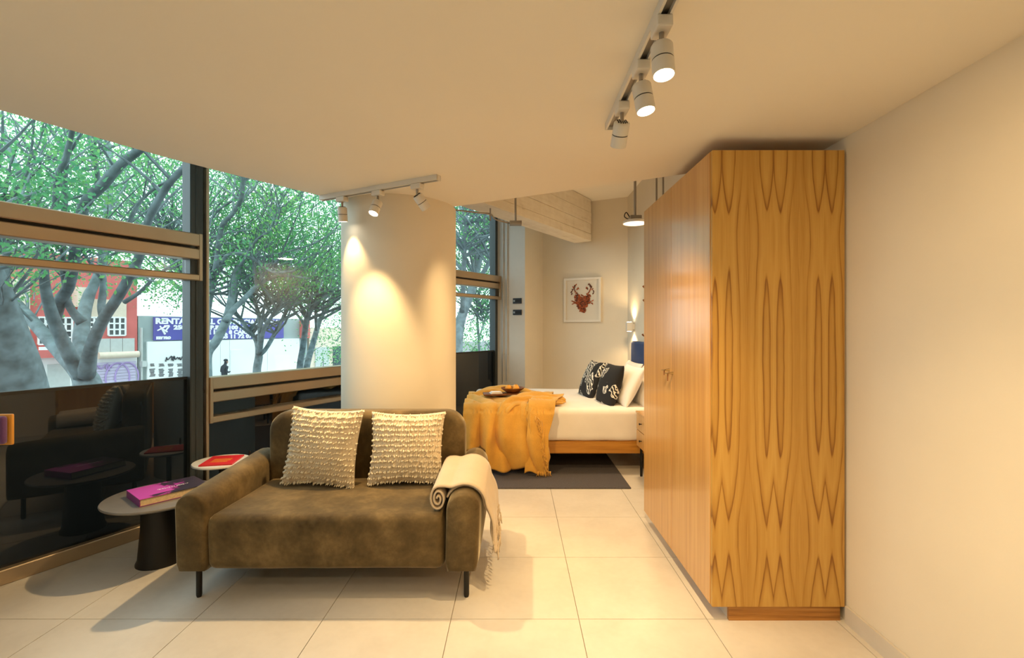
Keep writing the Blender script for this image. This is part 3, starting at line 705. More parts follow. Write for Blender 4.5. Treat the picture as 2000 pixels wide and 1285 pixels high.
# mustard throw: top part, side drop, fringe
th = empty('mustard_throw', (0.0, 4.6, 0.3), 'mustard yellow throw draped over the foot of the bed', 'throw')
from mathutils import noise as mnoise
def throw_surface(xl, xr, ytop, hem, seed, lift=0.0, fold=1.0):
    """xl/xr: functions of t giving left and right edge; path from bed top over the near edge and down."""
    def fn(u, t):
        x = xl(t) * (1 - u) + xr(t) * u
        ltop = ytop(u) - BY0; ldrop = 0.62 - hem(u); s = t * (ltop + ldrop)
        n = mnoise.noise(Vector((x * 2.6 + seed, s * 1.6, seed)))
        ph = x * 13 + seed * 3 + 2.6 * n - s * 2.6
        f = fold * (1.25 * (abs(math.sin(ph)) ** 0.6) - 0.6 + 0.35 * math.sin(x * 37 + seed + 3 * n + s * 3) + 0.5 * n)
        r = 0.06
        if s < ltop - r:
            wr = 0.8 * abs(math.sin(x * 9 - s * 11 + seed + 2.5 * n)) ** 0.7 + 0.5 * mnoise.noise(Vector((x * 9, s * 9, seed)))
            return (x, ytop(u) - s, 0.618 + lift + 0.045 * fold * (wr + 0.30))
        k = s - (ltop - r)
        if k < r * PI / 2:
            a = k / r; return (x, BY0 + r - (r + 0.018 + lift) * math.sin(a) - 0.020 * f * math.sin(a), 0.57 + (r + 0.01 + lift) * math.cos(a) + 0.014 + 0.008 * f)
        dn = k - r * PI / 2; g_ = min(1, dn / 0.22)
        return (x, BY0 - 0.040 - lift - (0.02 + 0.038 * g_) * (f + 0.5) - 0.02 * g_, 0.584 - dn)
    return gridsurf(fn, 100, 80, 0.006)
ys = lambda u: 5.28 - 0.15 * math.sin(u * 5) - 0.45 * max(0, u - 0.55) + 0.10 * mnoise.noise(Vector((u * 7, 0, 3)))
obj('drape', throw_surface(lambda t: -0.51 + 0.03 * t, lambda t: 0.42 - 0.16 * min(1, t * 1.3), ys,
    lambda u: 0.24 - 0.16 * min(1, max(0, (u - 0.28) / 0.06)) + 0.03 * math.sin(u * 9), 1.3, 0.0, 1.0), 'throw_yellow', th, smooth='all')
obj('drape', throw_surface(lambda t: 0.08 + 0.08 * (1 - t), lambda t: 0.50 - 0.20 * min(1, t * 1.5), lambda u: 4.98 - 0.1 * u,
    lambda u: 0.045 + 0.02 * math.sin(u * 7), 4.1, 0.034, 0.6), 'throw_yellow', th, smooth='all')
def gathered(path, rad, seed, flat_=0.55):
    """a bunched fold of cloth: a crumpled, flattened tube along a path."""
    sp = smooth_path(path, 10); pts = [Vector(p) for p in sp]; V, Fc = [], []; n = 26
    for k, p in enumerate(pts):
        t = (pts[min(k + 1, len(pts) - 1)] - pts[max(k - 1, 0)]).normalized(); side = t.cross(Vector((0, -0.6, 0.8))).normalized(); upv = side.cross(t).normalized()
        e = math.sin(PI * min(1, max(0, (k + 1.5) / (len(pts) + 1)))) ** 0.35
        for i in range(n):
            a_ = 2 * PI * i / n; q = rad * e * (1 + 0.38 * math.sin(a_ * 4 + k * 0.23 + seed) + 0.30 * mnoise.noise(Vector((math.cos(a_) * 2, math.sin(a_) * 2, k * 0.22 + seed))))
            V.append(p + side * q * math.cos(a_) * 1.25 + upv * q * math.sin(a_) * flat_)
    for k in range(len(pts) - 1):
        for i in range(n): j = (i + 1) % n; Fc.append((k * n + i, k * n + j, (k + 1) * n + j, (k + 1) * n + i))
    return V, Fc + [tuple(range(n)), tuple(range((len(pts) - 1) * n, len(pts) * n))[::-1]]
for path, rad, sd in (([(0.50, 4.80, .640), (0.36, 4.74, .662), (0.20, 4.72, .672), (0.06, 4.60, .670), (-0.04, 4.50, .655), (-0.10, 4.405, .575), (-0.12, 4.375, .44)], .055, 1.0),
                      ([(0.46, 4.66, .638), (0.30, 4.56, .668), (0.19, 4.47, .655), (0.17, 4.375, .56), (0.20, 4.33, .42), (0.25, 4.325, .24), (0.275, 4.33, .07)], .048, 3.0),
                      ([(-0.44, 4.95, .652), (-0.28, 5.06, .675), (-0.10, 5.10, .672), (0.10, 4.98, .668), (0.30, 4.90, .650)], .062, 5.0)):
    obj('gathered_fold', gathered(path, rad, sd), 'throw_yellow', th, smooth='all')
V = []
for k in range(46):                                    # fringe down the edge of the upper layer
    t = k / 45; z = 0.56 - 0.5 * t; x = 0.195 + 0.085 * t + random.uniform(-.012, .012); y = BY0 - 0.145 - 0.012 * t
    V.append(tube([(x, y + .02, z), (x + random.uniform(-.012, .02), y - .004, z - .02), (x + random.uniform(-.012, .02), y, z - .05)], [.004, .005, .002], 5))
for k in range(16):
    x = 0.20 + 0.12 * k / 15; V.append(tube([(x, BY0 - .13, .06), (x + random.uniform(-.008, .008), BY0 - .135, .035), (x + random.uniform(-.012, .012), BY0 - .135, .016)], [.004, .005, .003], 5))
o = obj('fringe', join(*V), 'throw_yellow', th, smooth='all'); o['kind'] = 'stuff'

# serving board, cup and fruit bowl on the throw
tz = 0.69
sb = obj('serving_board', bm_vf(rbox(-0.20, 0.20, -0.09, 0.09, 0.0, 0.016, 0.007, 2)), 'walnut', None, world=False, smooth=True)
sb.location = (-0.13, 4.83, tz); sb.rotation_euler = (0, 0, R(8)); tag(sb, 'brown wooden serving board lying on the mustard throw', 'board')
bw = empty('fruit_bowl', (-0.03, 4.85, tz + 0.0165), 'shallow brown wooden bowl standing on the serving board', 'bowl')
obj('shell', lathe([(0.05, 0), (0.06, 0.002), (0.115, 0.04), (0.12, 0.052), (0.113, 0.052), (0.06, 0.012), (0.01, 0.008)], 36), 'walnut', bw, world=False, smooth=True)
M['fruit'] = flat('yellow_fruit', (0.80, 0.36, 0.03), 0.4, var=0.15)
for k, (a, b, lab) in enumerate(((-0.045, 0.0, 'yellow fruit at the foot end of the wooden bowl'), (0.03, 0.04, 'yellow fruit at the window side of the wooden bowl'), (0.035, -0.035, 'yellow fruit at the wardrobe side of the wooden bowl'))):
    fr = empty('fruit', (-0.03 + a, 4.85 + b, tz + 0.032), lab, 'fruit', 'fruit in the wooden bowl')
    obj('flesh', lathe([(0.003, 0.0), (0.022, 0.005), (0.034, 0.022), (0.035, 0.036), (0.026, 0.055), (0.010, 0.063), (0.003, 0.060)], 18), 'fruit', fr, world=False, smooth='all')
    obj('stem', lathe([(0.002, 0.058), (0.002, 0.068)], 6), 'walnut', fr, world=False)
cu = empty('white_napkin', (-0.20, 4.79, tz + 0.0165), 'folded white napkin on the serving board beside the bowl', 'napkin', rz=R(14))
for k in range(3): obj('fold', bm_vf(rbox(-0.06 + .006 * k, 0.06 - .004 * k, -0.05, 0.05 - .008 * k, 0.007 * k, 0.0065 + 0.007 * k, 0.003, 2)), 'white_cloth', cu, world=False, smooth=True)

# nightstand
ns = empty('nightstand', (1.31, 4.21, 0), 'small oak nightstand with two drawers beside the bed', 'nightstand')
obj('body', box(1.14, 1.50, 4.03, 4.39, 0.28, 0.585), 'oak_door', ns); obj('top', box(1.115, 1.50, 4.022, 4.398, 0.585, 0.60), 'oak_door', ns)
for z0 in (0.285, 0.437):
    d = obj('drawer', bm_vf(rbox(1.12, 1.139, 4.034, 4.386, z0, z0 + 0.145, 0.002, 1)), 'oak_door', ns)
    k = obj('knob', lathe([(0.004, 0), (0.004, 0.012), (0.009, 0.016), (0.009, 0.022), (0.004, 0.025)], 12), 'black', None, world=False, smooth=True)
    k.data.transform(Matrix.Translation(Vector((1.12, 4.21, z0 + 0.075)) - ns.location) @ Matrix.Rotation(-PI / 2, 4, 'Y')); k.parent = d
for x in (1.16, 1.48):
    for y in (4.05, 4.37): obj('leg', tube([(x, y, 0), (x, y, 0.28)], 0.012, 10), 'black', ns, smooth=True)

# rug
rg_ = obj('rug', bm_vf(rbox(-0.95, 0.982, 4.02, 5.75, 0.0005, 0.012, 0.004, 1)), 'rug', None); tag(rg_, 'dark charcoal woven rug under the bed', 'rug')

# ------------------------------------------------------------------ bedroom wall things
bdir = Vector((C2[0] - C3[0], C2[1] - C3[1], 0)).normalized()   # along the back wall, towards the window
def on_back(s, z, off): p = Vector((C3[0], C3[1], 0)) + bdir * s; n = Vector((-bdir.y, bdir.x, 0)); return p + n * off + Vector((0, 0, z))
nin = Vector((bdir.y, -bdir.x, 0)); nin = nin if nin.y < 0 else -nin
ang = math.atan2(-bdir.y, -bdir.x)                      # local x to the right as seen
sc_ = 0.645; pc = Vector((C3[0], C3[1], 0)) + bdir * sc_ + nin * 0.002
fr = empty('framed_picture', (pc.x, pc.y, 1.77), 'white framed picture of a red floral deer head', 'picture', rz=ang)
M['frame_white'] = flat('white_frame', (0.80, 0.76, 0.69), 0.4); M['mat_board'] = flat('picture_paper', (0.74, 0.70, 0.62), 0.7)
M['deer_red'] = flat('russet_petals', (0.33, 0.075, 0.020), 0.6, var=0.5, scale=40); M['deer_dark'] = flat('dark_petals', (0.10, 0.025, 0.012), 0.6, var=0.4, scale=40)
W2, H2 = 0.275, 0.315
for n_, b in (('frame_bar', (-W2, W2, -0.035, 0, H2 - 0.03, H2)), ('frame_bar', (-W2, W2, -0.035, 0, -H2, -H2 + 0.03)), ('frame_bar', (-W2, -W2 + 0.03, -0.035, 0, -H2 + .03, H2 - .03)), ('frame_bar', (W2 - 0.03, W2, -0.035, 0, -H2 + .03, H2 - .03))):
    obj(n_, box(*b), 'frame_white', fr, world=False)
obj('paper', box(-W2 + 0.03, W2 - 0.03, -0.008, -0.001, -H2 + 0.03, H2 - 0.03), 'mat_board', fr, world=False)
rp = random.Random(11); Va, Vb = [], []
def petal(cx, cz, r, a, tgt):
    n = 8; tgt.append(([(cx + r * math.cos(2 * PI * k / n) * math.cos(a) - .5 * r * math.sin(2 * PI * k / n) * math.sin(a), -0.0125 - .001 * (k % 2), cz + r * math.cos(2 * PI * k / n) * math.sin(a) + .5 * r * math.sin(2 * PI * k / n) * math.cos(a)) for k in range(n)] +
                       [(cx, -0.018 - rp.uniform(0, .006), cz), (cx, -0.0082, cz)], [(k, (k + 1) % n, n) for k in range(n)] + [((k + 1) % n, k, n + 1) for k in range(n)]))
for k in range(190):                                     # face: tapering from brow to muzzle
    t = rp.random(); hw = 0.105 * (1 - t) ** 0.7 + 0.022; petal(rp.uniform(-hw, hw), 0.07 - 0.235 * t, rp.uniform(.016, .030), rp.uniform(0, PI), Va if rp.random() < .72 else Vb)
for s in (-1, 1):
    for k in range(9): petal(s * (0.10 + 0.007 * k), -0.035 + 0.003 * k * (-1) ** k, rp.uniform(.010, .018), rp.uniform(0, PI), Va)       # ears
    ant = [(0.07, 0.08), (0.105, 0.12), (0.125, 0.165), (0.115, 0.20), (0.095, 0.22), (0.15, 0.15), (0.165, 0.12), (0.16, 0.09), (0.075, 0.16), (0.06, 0.17), (0.135, 0.185), (0.09, 0.10), (0.115, 0.14)]
    for x, z in ant: petal(s * x, z, rp.uniform(.016, .023), rp.uniform(.8, 2.2), Va if rp.random() < .5 else Vb)
obj('petals', join(*Va), 'deer_red', fr, world=False)['kind'] = 'stuff'; obj('dark_petals', join(*Vb), 'deer_dark', fr, world=False)['kind'] = 'stuff'

sy = 6.14
sk = empty('wall_sconce', (XR, sy, 1.385), 'small white up-and-down wall light above the headboard', 'wall lamp')
obj('bracket', box(-0.03, -0.002, -0.03, 0.03, -0.035, 0.035), 'white_metal', sk, world=False)
obj('body', bm_vf(rbox(-0.105, -0.03, -0.04, 0.04, -0.06, 0.06, 0.006, 2)), 'white_metal', sk, world=False)
for s in (-1, 1):
    obj('lens', lathe([(0.028, 0.0), (0.028, 0.002)], 20, (-0.067, 0, s * 0.0615 - .001)), 'lens', sk, world=False)
    li = bpy.data.lights.new('sconce_light', 'SPOT'); li.energy = 17; li.color = (1, .66, .32); li.spot_size = R(140); li.spot_blend = 0.7; li.shadow_soft_size = 0.02
    o = bpy.data.objects.new('sconce_light', li); COL.objects.link(o); o.parent = sk; o.location = (-0.067, 0, s * 0.068); o.rotation_euler = (0 if s < 0 else PI, 0, 0)

M['panel_lit'] = emit('lit_pendant_panel', (1.0, 0.80, 0.62), 1.6)
def pendant(x, y, z, label, power):
    r = empty('pendant_light', (x, y, z), label, 'pendant lamp', 'hanging disc lights')
    obj('rod', tube([(0, 0, 0.07), (0, 0, HIGH - z)], 0.013, 10), 'steel', r, world=False, smooth=True)
    obj('bracket', bm_vf(rbox(-0.055, 0.055, -0.05, 0.05, 0.03, 0.075, 0.006, 2)), 'steel', r, world=False)
    obj('cable', tube([Vector(p) for p in smooth_path([(-.05, 0, .06), (-.085, 0, .11), (-.10, .01, .07), (-.05, 0, .035)], 5)], 0.005, 6), 'black', r, world=False, smooth=True)
    obj('disc', lathe([(0.10, 0.03), (0.115, 0.022), (0.118, 0.0), (0.112, 0.0), (0.112, 0.004)], 40), 'white_metal', r, world=False, smooth=True)
    obj('lens', lathe([(0.111, 0.001), (0.111, 0.003)], 40), 'panel_lit', r, world=False)
    li = bpy.data.lights.new('pendant_bulb', 'AREA'); li.shape = 'DISK'; li.size = 0.2; li.energy = power; li.color = (1, .68, .34)
    o = bpy.data.objects.new('pendant_bulb', li); COL.objects.link(o); o.parent = r; o.location = (0, 0, -0.004)
pendant(1.165, 4.62, 2.385, 'hanging disc light half hidden by the wardrobe', 26)
jb = empty('junction_box', (0.0, 4.80, 2.42), 'steel junction box hanging on a rod in front of the beam', 'junction box')
obj('rod', tube([(0, 0, 0.03), (0, 0, HIGH - 2.42)], 0.011, 10), 'steel', jb, world=False, smooth=True)
obj('case', bm_vf(rbox(-0.062, 0.062, -0.045, 0.045, -0.01, 0.028, 0.005, 2)), 'steel', jb, world=False)
obj('conduit', tube([Vector(p) for p in smooth_path([(-.06, 0, .01), (-.20, -.05, .035), (-.25, -.07, .085), (-.36, -.10, .09), (-.62, -.15, .11)], 5)], 0.008, 8), 'steel', jb, world=False, smooth=True)
obj('clip', box(-.26, -.245, -.085, -.06, .02, .14), 'steel', jb, world=False)
# rods beyond the wardrobe
for x_, y_, z_, lab in ((1.28, 4.30, 2.20, 'thin steel rod nearer the disc light above the wardrobe'), (1.315, 4.22, 2.22, 'thin steel rod nearer the cream wall above the wardrobe')):
    rr_ = empty('hanging_rod', (x_, y_, z_), lab, 'rod', 'rods above the wardrobe')
    obj('rod', tube([(0, 0, 0), (0, 0, HIGH - z_)], 0.009, 8), 'steel', rr_, world=False, smooth=True); obj('collar', lathe([(0.02, HIGH - z_ - .012), (0.02, HIGH - z_)], 14), 'steel', rr_, world=False)

# conduits and switches on the narrow grey wall
cd = Vector((C1[0] - B1[0], C1[1] - B1[1], 0)); cl = cd.length; cd.normalize(); cn = Vector((cd.y, -cd.x, 0))
def on_c(s, z, off): return Vector((B1[0], B1[1], 0)) + cd * s + cn * off + Vector((0, 0, z))
M['conduit'] = flat('painted_conduit', (0.50, 0.48, 0.45), 0.5)
for s, lab in ((0.125, 'painted conduit pipe nearer the far window'), (0.185, 'painted conduit pipe nearer the two black switches')):
    b0 = on_c(s, 0.60 if s < .15 else 0.63, 0.012); r = empty('conduit_pipe', b0, lab, 'pipe', 'conduits on the grey wall')
    obj('pipe', tube([b0, on_c(s, HIGH, 0.012)], 0.009, 10), 'conduit', r, smooth=True)
    for z in (1.0, 1.8, 2.6): q = on_c(s, z, 0.008); obj('clip', box(q.x - .016, q.x + .016, q.y - .006, q.y + .012, q.z - .01, q.z + .01), 'conduit', r)
M['switch'] = flat('black_switch_plastic', (0.02, 0.022, 0.03), 0.3); M['switch_btn'] = flat('switch_button', (0.35, 0.42, 0.5), 0.3)
for z, lab in ((1.745, 'upper black switch plate on the grey wall'), (1.585, 'lower black switch plate on the grey wall')):
    q = on_c(0.335, z, 0.001); r = empty('switch_plate', q, lab, 'switch', 'black switch plates', rz=math.atan2(cd.y, cd.x))
    obj('plate', bm_vf(rbox(-0.065, 0.065, -0.012, 0, -0.038, 0.038, 0.004, 2)), 'switch', r, world=False)
    obj('rocker', box(-0.02, 0.055, -0.016, -0.012, -0.02, 0.02), 'black', r, world=False); obj('button', box(-0.055, -0.035, -0.016, -0.012, -0.012, 0.012), 'switch_btn', r, world=False)
# wooden hook on the headboard wall, half hidden by the wardrobe
for y_, z_, lab in ((5.50, 1.83, 'upper small wooden hook on the headboard wall'), (5.49, 1.67, 'lower small wooden hook on the headboard wall'), (5.53, 1.27, 'wooden block standing above the blue headboard')):
    r = empty('wall_hook', (XR, y_, z_), lab, 'hook', 'hooks on the headboard wall')
    obj('plate', bm_vf(rbox(-0.012, -0.001, -0.02, 0.02, -0.03, 0.03, 0.003, 1)), 'walnut', r, world=False); obj('peg', tube([(-0.012, 0, -0.005), (-0.05, 0, 0.01), (-0.06, 0, 0.028)], [0.010, 0.009, 0.012], 10), 'walnut', r, world=False, smooth=True)

# ------------------------------------------------------------------ outside: street
GZ = -2.0
st_ = obj('street', prism([(-90, -40), (40, -40), (60, 120), (-90, 120)], GZ - 0.3, GZ), 'road'); tag(st_, 'asphalt street outside the windows', 'street', kind='structure')
FX = -27.0                                             # facade line across the street: X = FX + WS*Y
def fY(x): return FX / ((x - VX) / F - WS)
SL = math.hypot(1, WS); fa = math.atan2(1, WS)
def fs(x): return fY(x) * SL                           # distance along the facade line
def fz(x, y): return CAM_H - (y - VY) / F * fY(x)
def facade_root(name, label, cat): return empty(name, (FX, 0, GZ), label, cat, rz=fa)
def fbox(r, nm, xa, xb, za, zb, mat, out=0.0, dep=0.3, s_ab=None):
    """box on the facade between picture columns xa..xb; local -y faces the room."""
    a, b = s_ab or (fs(xa), fs(xb)); return obj(nm, box(a, b, -out, dep, za - GZ, zb - GZ), mat, r, world=False)
pv = obj('pavement', prism([(FX + WS * -30 + 3.2, -30), (FX + WS * 90 + 3.2, 90), (FX + WS * 90, 90), (FX + WS * -30, -30)], GZ, GZ + 0.14), 'pavement'); tag(pv, 'pavement in front of the buildings across the street', 'pavement', kind='structure')

def fwin(r, xa, xb, ya, yb, nx, ny, mat='white_paint'):
    xm = (xa + xb) / 2; z1, z0 = fz(xm, ya), fz(xm, yb); a, b = fs(xa), fs(xb)
    wn = obj('window', join(*([box(a, b, -0.06, 0.02, z - .03 - GZ, z + .03 - GZ) for z in np.linspace(z0, z1, ny + 1)] + [box(s - .03, s + .03, -0.06, 0.02, z0 - GZ, z1 - GZ) for s in np.linspace(a, b, nx + 1)])), mat, r, world=False)
    for i in range(nx):
        for j in range(ny):
            o = obj('pane', box(a + (b - a) * i / nx + .03, a + (b - a) * (i + 1) / nx - .03, -0.02, 0.01, z0 + (z1 - z0) * j / ny + .03 - GZ, z0 + (z1 - z0) * (j + 1) / ny - .03 - GZ), 'dark_pane', r, world=False); o.parent = wn
rb = facade_root('red_building', 'red stucco building with white barred windows across the street', 'building')
z_mid = fz(160, 690)
fbox(rb, 'wall', -160, 268, z_mid, fz(160, 500), 'red_stucco', 0, 6)
fbox(rb, 'stucco_band', 176, 246, fz(210, 620), fz(210, 585), 'cream_stucco', 0.05)
fbox(rb, 'upper_balcony', 140, 172, fz(155, 600), fz(155, 562), 'cream_stucco', 0.5)
fbox(rb, 'side_wall', -160, 52, z_mid, fz(20, 545), 'cream_stucco', 0.3)
fwin(rb, 74, 140, 620, 672, 5, 4); fwin(rb, 174, 192, 620, 648, 2, 3); fwin(rb, 211, 244, 620, 655, 3, 3)
fbox(rb, 'balcony', 58, 150, fz(100, 697), fz(100, 682), 'red_stucco', 0.7); fbox(rb, 'balcony_rail', 62, 150, fz(100, 682), fz(100, 676), 'white_paint', 0.7, -0.6)
for k in range(3): xa = 191 + k * 24; fbox(rb, 'panel', xa, xa + 23, fz(225, 687), fz(225, 661), 'pale_grey', 0.04)
fbox(rb, 'ground_floor', -160, 268, GZ, z_mid - 0.02, 'white_paint', 0, 6)
aw = obj('awning', join(tube([(fs(188), -0.18, fz(225, 693) - GZ), (fs(266), -0.18, fz(225, 693) - GZ)], 0.14, 12)), 'cream_stucco', rb, world=False, smooth=True)
gd = fbox(rb, 'garage_door', 92, 136, GZ, fz(110, 711), 'pale_grey', 0.04)
s0, s1 = fs(184), fs(264); zt = fz(225, 706)
n = 16
for k in range(n): h = (zt - GZ) / n; o = obj('shutter_slat', box(s0, s1, -0.06 - 0.01 * (k % 2), 0.02, k * h, (k + 1) * h - 0.012), 'shutter', rb, world=False)
FM = lambda s, z, out: Matrix.Translation((s, -out, z - GZ)) @ Matrix.Rotation(PI / 2, 4, 'X')
for ch_, yy in (('3', 747), ('1', 758)): text_obj('house_number', text_mesh(ch_, 0.28, 0.004, 0.01), 'spray', rb, FM(fs(76), fz(78, yy), 0.008))
def scribble(r, nm, x0, x1, y0, y1, n, seed, mat, rad=0.018, out=0.02):
    g_ = random.Random(seed); pts = []
    for k in range(n):
        t = k / (n - 1); xx = x0 + (x1 - x0) * (t + g_.uniform(-.5, .5) / n * 2.2); yy = (y0 if k % 2 else y1) + g_.uniform(-.3, .3) * (y1 - y0)
        pts.append((fs(xx), -out, fz((x0 + x1) / 2, yy) - GZ))
    pp = [Vector(p) for p in smooth_path(pts, 4)]; return obj(nm, tube(pp, rad, 5), mat, r, world=False, smooth='all')
scribble(rb, 'graffiti', 186, 216, 712, 722, 11, 3, 'violet_spray', 0.02, 0.085)
for c0 in (228, 246):
    pts = [Vector((fs(c0) + 0.42 * math.cos(a), -0.085, fz(235, 737) - GZ + 0.62 * math.sin(a))) for a in np.linspace(-.6, 4.2, 16)]; obj('graffiti', tube(pts, 0.03, 5), 'violet_spray', rb, world=False)

gb = facade_root('grey_building', 'grey block building with a white hoarding across the street', 'building')
fbox(gb, 'wall', 270, 600, GZ, fz(298, 617), 'grey_block', 0, 5)
zh = fz(298, 667)
xs_ = [285, 352, 428, 446, 520, 583]
for a, b in zip(xs_[:-1], xs_[1:]): fbox(gb, 'hoarding_panel', a, b, GZ, zh, 'white_paint', 0.10, 0.0, (fs(a) + .008, fs(b) - .008))
fbox(gb, 'hoarding_door', 448, 470, GZ, fz(460, 683), 'white_paint', 0.125, 0.0)
fbox(gb, 'downpipe', 273, 276, GZ, fz(275, 640), 'pale_grey', 0.12, 0.0); fbox(gb, 'meter_box', 272, 281, fz(276, 716), fz(276, 705), 'pale_grey', 0.25, 0)
scribble(gb, 'graffiti', 322, 357, 696, 703, 15, 8, 'spray', 0.022, 0.125)
gs = random.Random(4)
for c0 in (295, 313, 331, 349):                         # stencilled bills, too small to read
    V = []
    for (ya, yb, nr) in ((710, 716, 3), (720, 736, 6)):
        for k in range(nr):
            yy = ya + (yb - ya) * k / nr; V.append(box(fs(c0 - gs.uniform(3, 6)), fs(c0 + gs.uniform(3, 6)), -0.118, -0.10, fz(c0, yy + (yb - ya) / nr * .55) - GZ, fz(c0, yy) - GZ))
    obj('stencil', join(*V), 'spray', gb, world=False)['kind'] = 'stuff'

bn = facade_root('rental_banner', 'violet-blue rental banner with white lettering on the grey building', 'banner')
bz1, bz0_ = fz(298, 619), fz(298, 665); ba, bb_ = fs(298), fs(552); bh = bz1 - bz0_
obj('sheet', box(ba, bb_, -0.09, -0.03, bz0_ - GZ, bz1 - GZ), 'banner_blue', bn, world=False)
def line(body, xa, xb, k0, size): text_obj('lettering', text_mesh(body, size, 0.004, 0.018, width=fs(xb) - fs(xa)), 'print_white', bn, FM(fs(xa), bz0_ + bh * k0, 0.10))
line('RENTA LOCAL COMERCIAL NUEVO', 301, 549, 0.72, bh * 0.33)
line('250 M2 EN P.B. Y 100 M2. EN', 337, 502, 0.475, bh * 0.25)
line('DE 10 M. 8 CAJONES', 393, 502, 0.25, bh * 0.25)
line('55 11 72 07 04', 430, 505, 0.04, bh * 0.25)
line('KEY PRO', 303, 332, 0.06, bh * 0.14)
V = []
for a, b in (((305, .42), (322, .60)), ((310, .62), (320, .26)), ((314, .50), (324, .36)), ((322, .44), (328, .62)), ((318, .62), (328, .62))):
    V.append(tube([(fs(a[0]), -.1, bz0_ + bh * a[1] - GZ), (fs(b[0]), -.1, bz0_ + bh * b[1] - GZ)], [.03, .045], 6))
obj('emblem', join(*V), 'print_white', bn, world=False)
ob = facade_root('low_shop', 'low pale shop with grey shutters beyond the white hoarding', 'building')
fbox(ob, 'wall', 604, 720, GZ, fz(640, 640), 'cream_stucco', 0, 5)
fbox(ob, 'shutter', 615, 642, GZ, fz(628, 678), 'pale_grey', 0.06); fbox(ob, 'shutter', 650, 672, GZ, fz(660, 676), 'dark_pane', 0.06)
fbox(ob, 'sign', 585, 592, fz(588, 660), fz(588, 625), 'red_stucco', 0.6, 0.0)

# pedestrian
def person():
    d = 23.2; base = px(438, 702, d); hgt = base.z - GZ - 0.14; k = hgt / 1.72; loc = Vector((base.x, base.y, GZ + 0.14))
    r = empty('person', loc, 'person in dark clothes standing by the white hoarding looking down at their hands', 'person', rz=fa + PI / 2 - R(90))
    J = [((0, 0, .92), .13), ((0, 0, 1.12), .135), ((.01, 0, 1.32), .15), ((.04, 0, 1.46), .06), ((.07, 0, 1.54), .075), ((.085, 0, 1.64), .085),
         ((0.0, .10, .86), .09), ((.03, .10, .48), .065), ((-.02, .10, .09), .045), ((.09, .11, .04), .035),
         ((0.0, -.10, .86), .09), ((-.02, -.10, .48), .065), ((-.10, -.10, .09), .045), ((.02, -.11, .04), .035),
         ((.01, .19, 1.36), .06), ((-.03, .23, 1.10), .05), ((.18, .12, 1.08), .038), ((.25, .07, 1.12), .032),
         ((.01, -.19, 1.36), .06), ((-.03, -.23, 1.10), .05), ((.18, -.12, 1.08), .038), ((.25, -.07, 1.12), .032)]
    E = [(0, 1), (1, 2), (2, 3), (3, 4), (4, 5), (0, 6), (6, 7), (7, 8), (8, 9), (0, 10), (10, 11), (11, 12), (12, 13), (2, 14), (14, 15), (15, 16), (16, 17), (2, 18), (18, 19), (19, 20), (20, 21)]
    me = bpy.data.meshes.new('body'); me.from_pydata([tuple(c * k for c in p) for p, _ in J], E, [])
    o = bpy.data.objects.new('body', me); COL.objects.link(o); o.parent = r; m = o.modifiers.new('skin', 'SKIN')
    for v, (_, rad) in zip(me.skin_vertices[0].data if me.skin_vertices else [], J): v.radius = (rad * k, rad * k)
    if not me.skin_vertices:
        bm = bmesh.new(); bm.from_mesh(me); ly = bm.verts.layers.skin.verify(); bm.verts.ensure_lookup_table()
        for v, (_, rad) in zip(bm.verts, J): v[ly].radius = (rad * k, rad * k)
        bm.verts[0][ly].use_root = True; bm.to_mesh(me); bm.free()
    o.modifiers.new('sub', 'SUBSURF').levels = 1; o.modifiers['sub'].render_levels = 1
    me.materials.append(M['dark_clothes'])
    obj('face', lathe([(.01, -.10), (.06, -.07), (.075, 0), (.06, .05), (.01, .06)], 14, (.115 * k, 0, 1.60 * k)), 'skin', r, world=False, smooth='all').scale = (1, 1, 1)
    obj('hair', lathe([(.09, -.01), (.098, .03), (.075, .085), (.01, .105)], 14, (.075 * k, 0, 1.64 * k)), 'dark_clothes', r, world=False, smooth='all')
person()

# ------------------------------------------------------------------ trees
def leaves(pts, rad, per, size, rg):
    n = len(pts) * per; c = np.repeat(np.array(pts), per, 0) + rg.normal(0, 1, (n, 3)) * np.repeat(np.array(rad), per)[:, None] * np.array([1, 1, .7])
    a = rg.normal(0, 1, (n, 3)); a /= np.linalg.norm(a, axis=1)[:, None]; b = rg.normal(0, 1, (n, 3)); b -= a * (a * b).sum(1)[:, None]; b /= np.linalg.norm(b, axis=1)[:, None]
    L = rg.uniform(.7, 1.25, n)[:, None] * size; V = np.empty((n, 4, 3)); V[:, 0] = c - a * L / 2; V[:, 1] = c + b * L * .24; V[:, 2] = c + a * L / 2; V[:, 3] = c - b * L * .24
    me = bpy.data.meshes.new('foliage'); me.vertices.add(n * 4); me.vertices.foreach_set('co', V.ravel()); me.loops.add(n * 4); me.loops.foreach_set('vertex_index', np.arange(n * 4, dtype=np.int32))
    me.polygons.add(n); me.polygons.foreach_set('loop_start', np.arange(0, n * 4, 4, dtype=np.int32)); me.update(calc_edges=True); return me
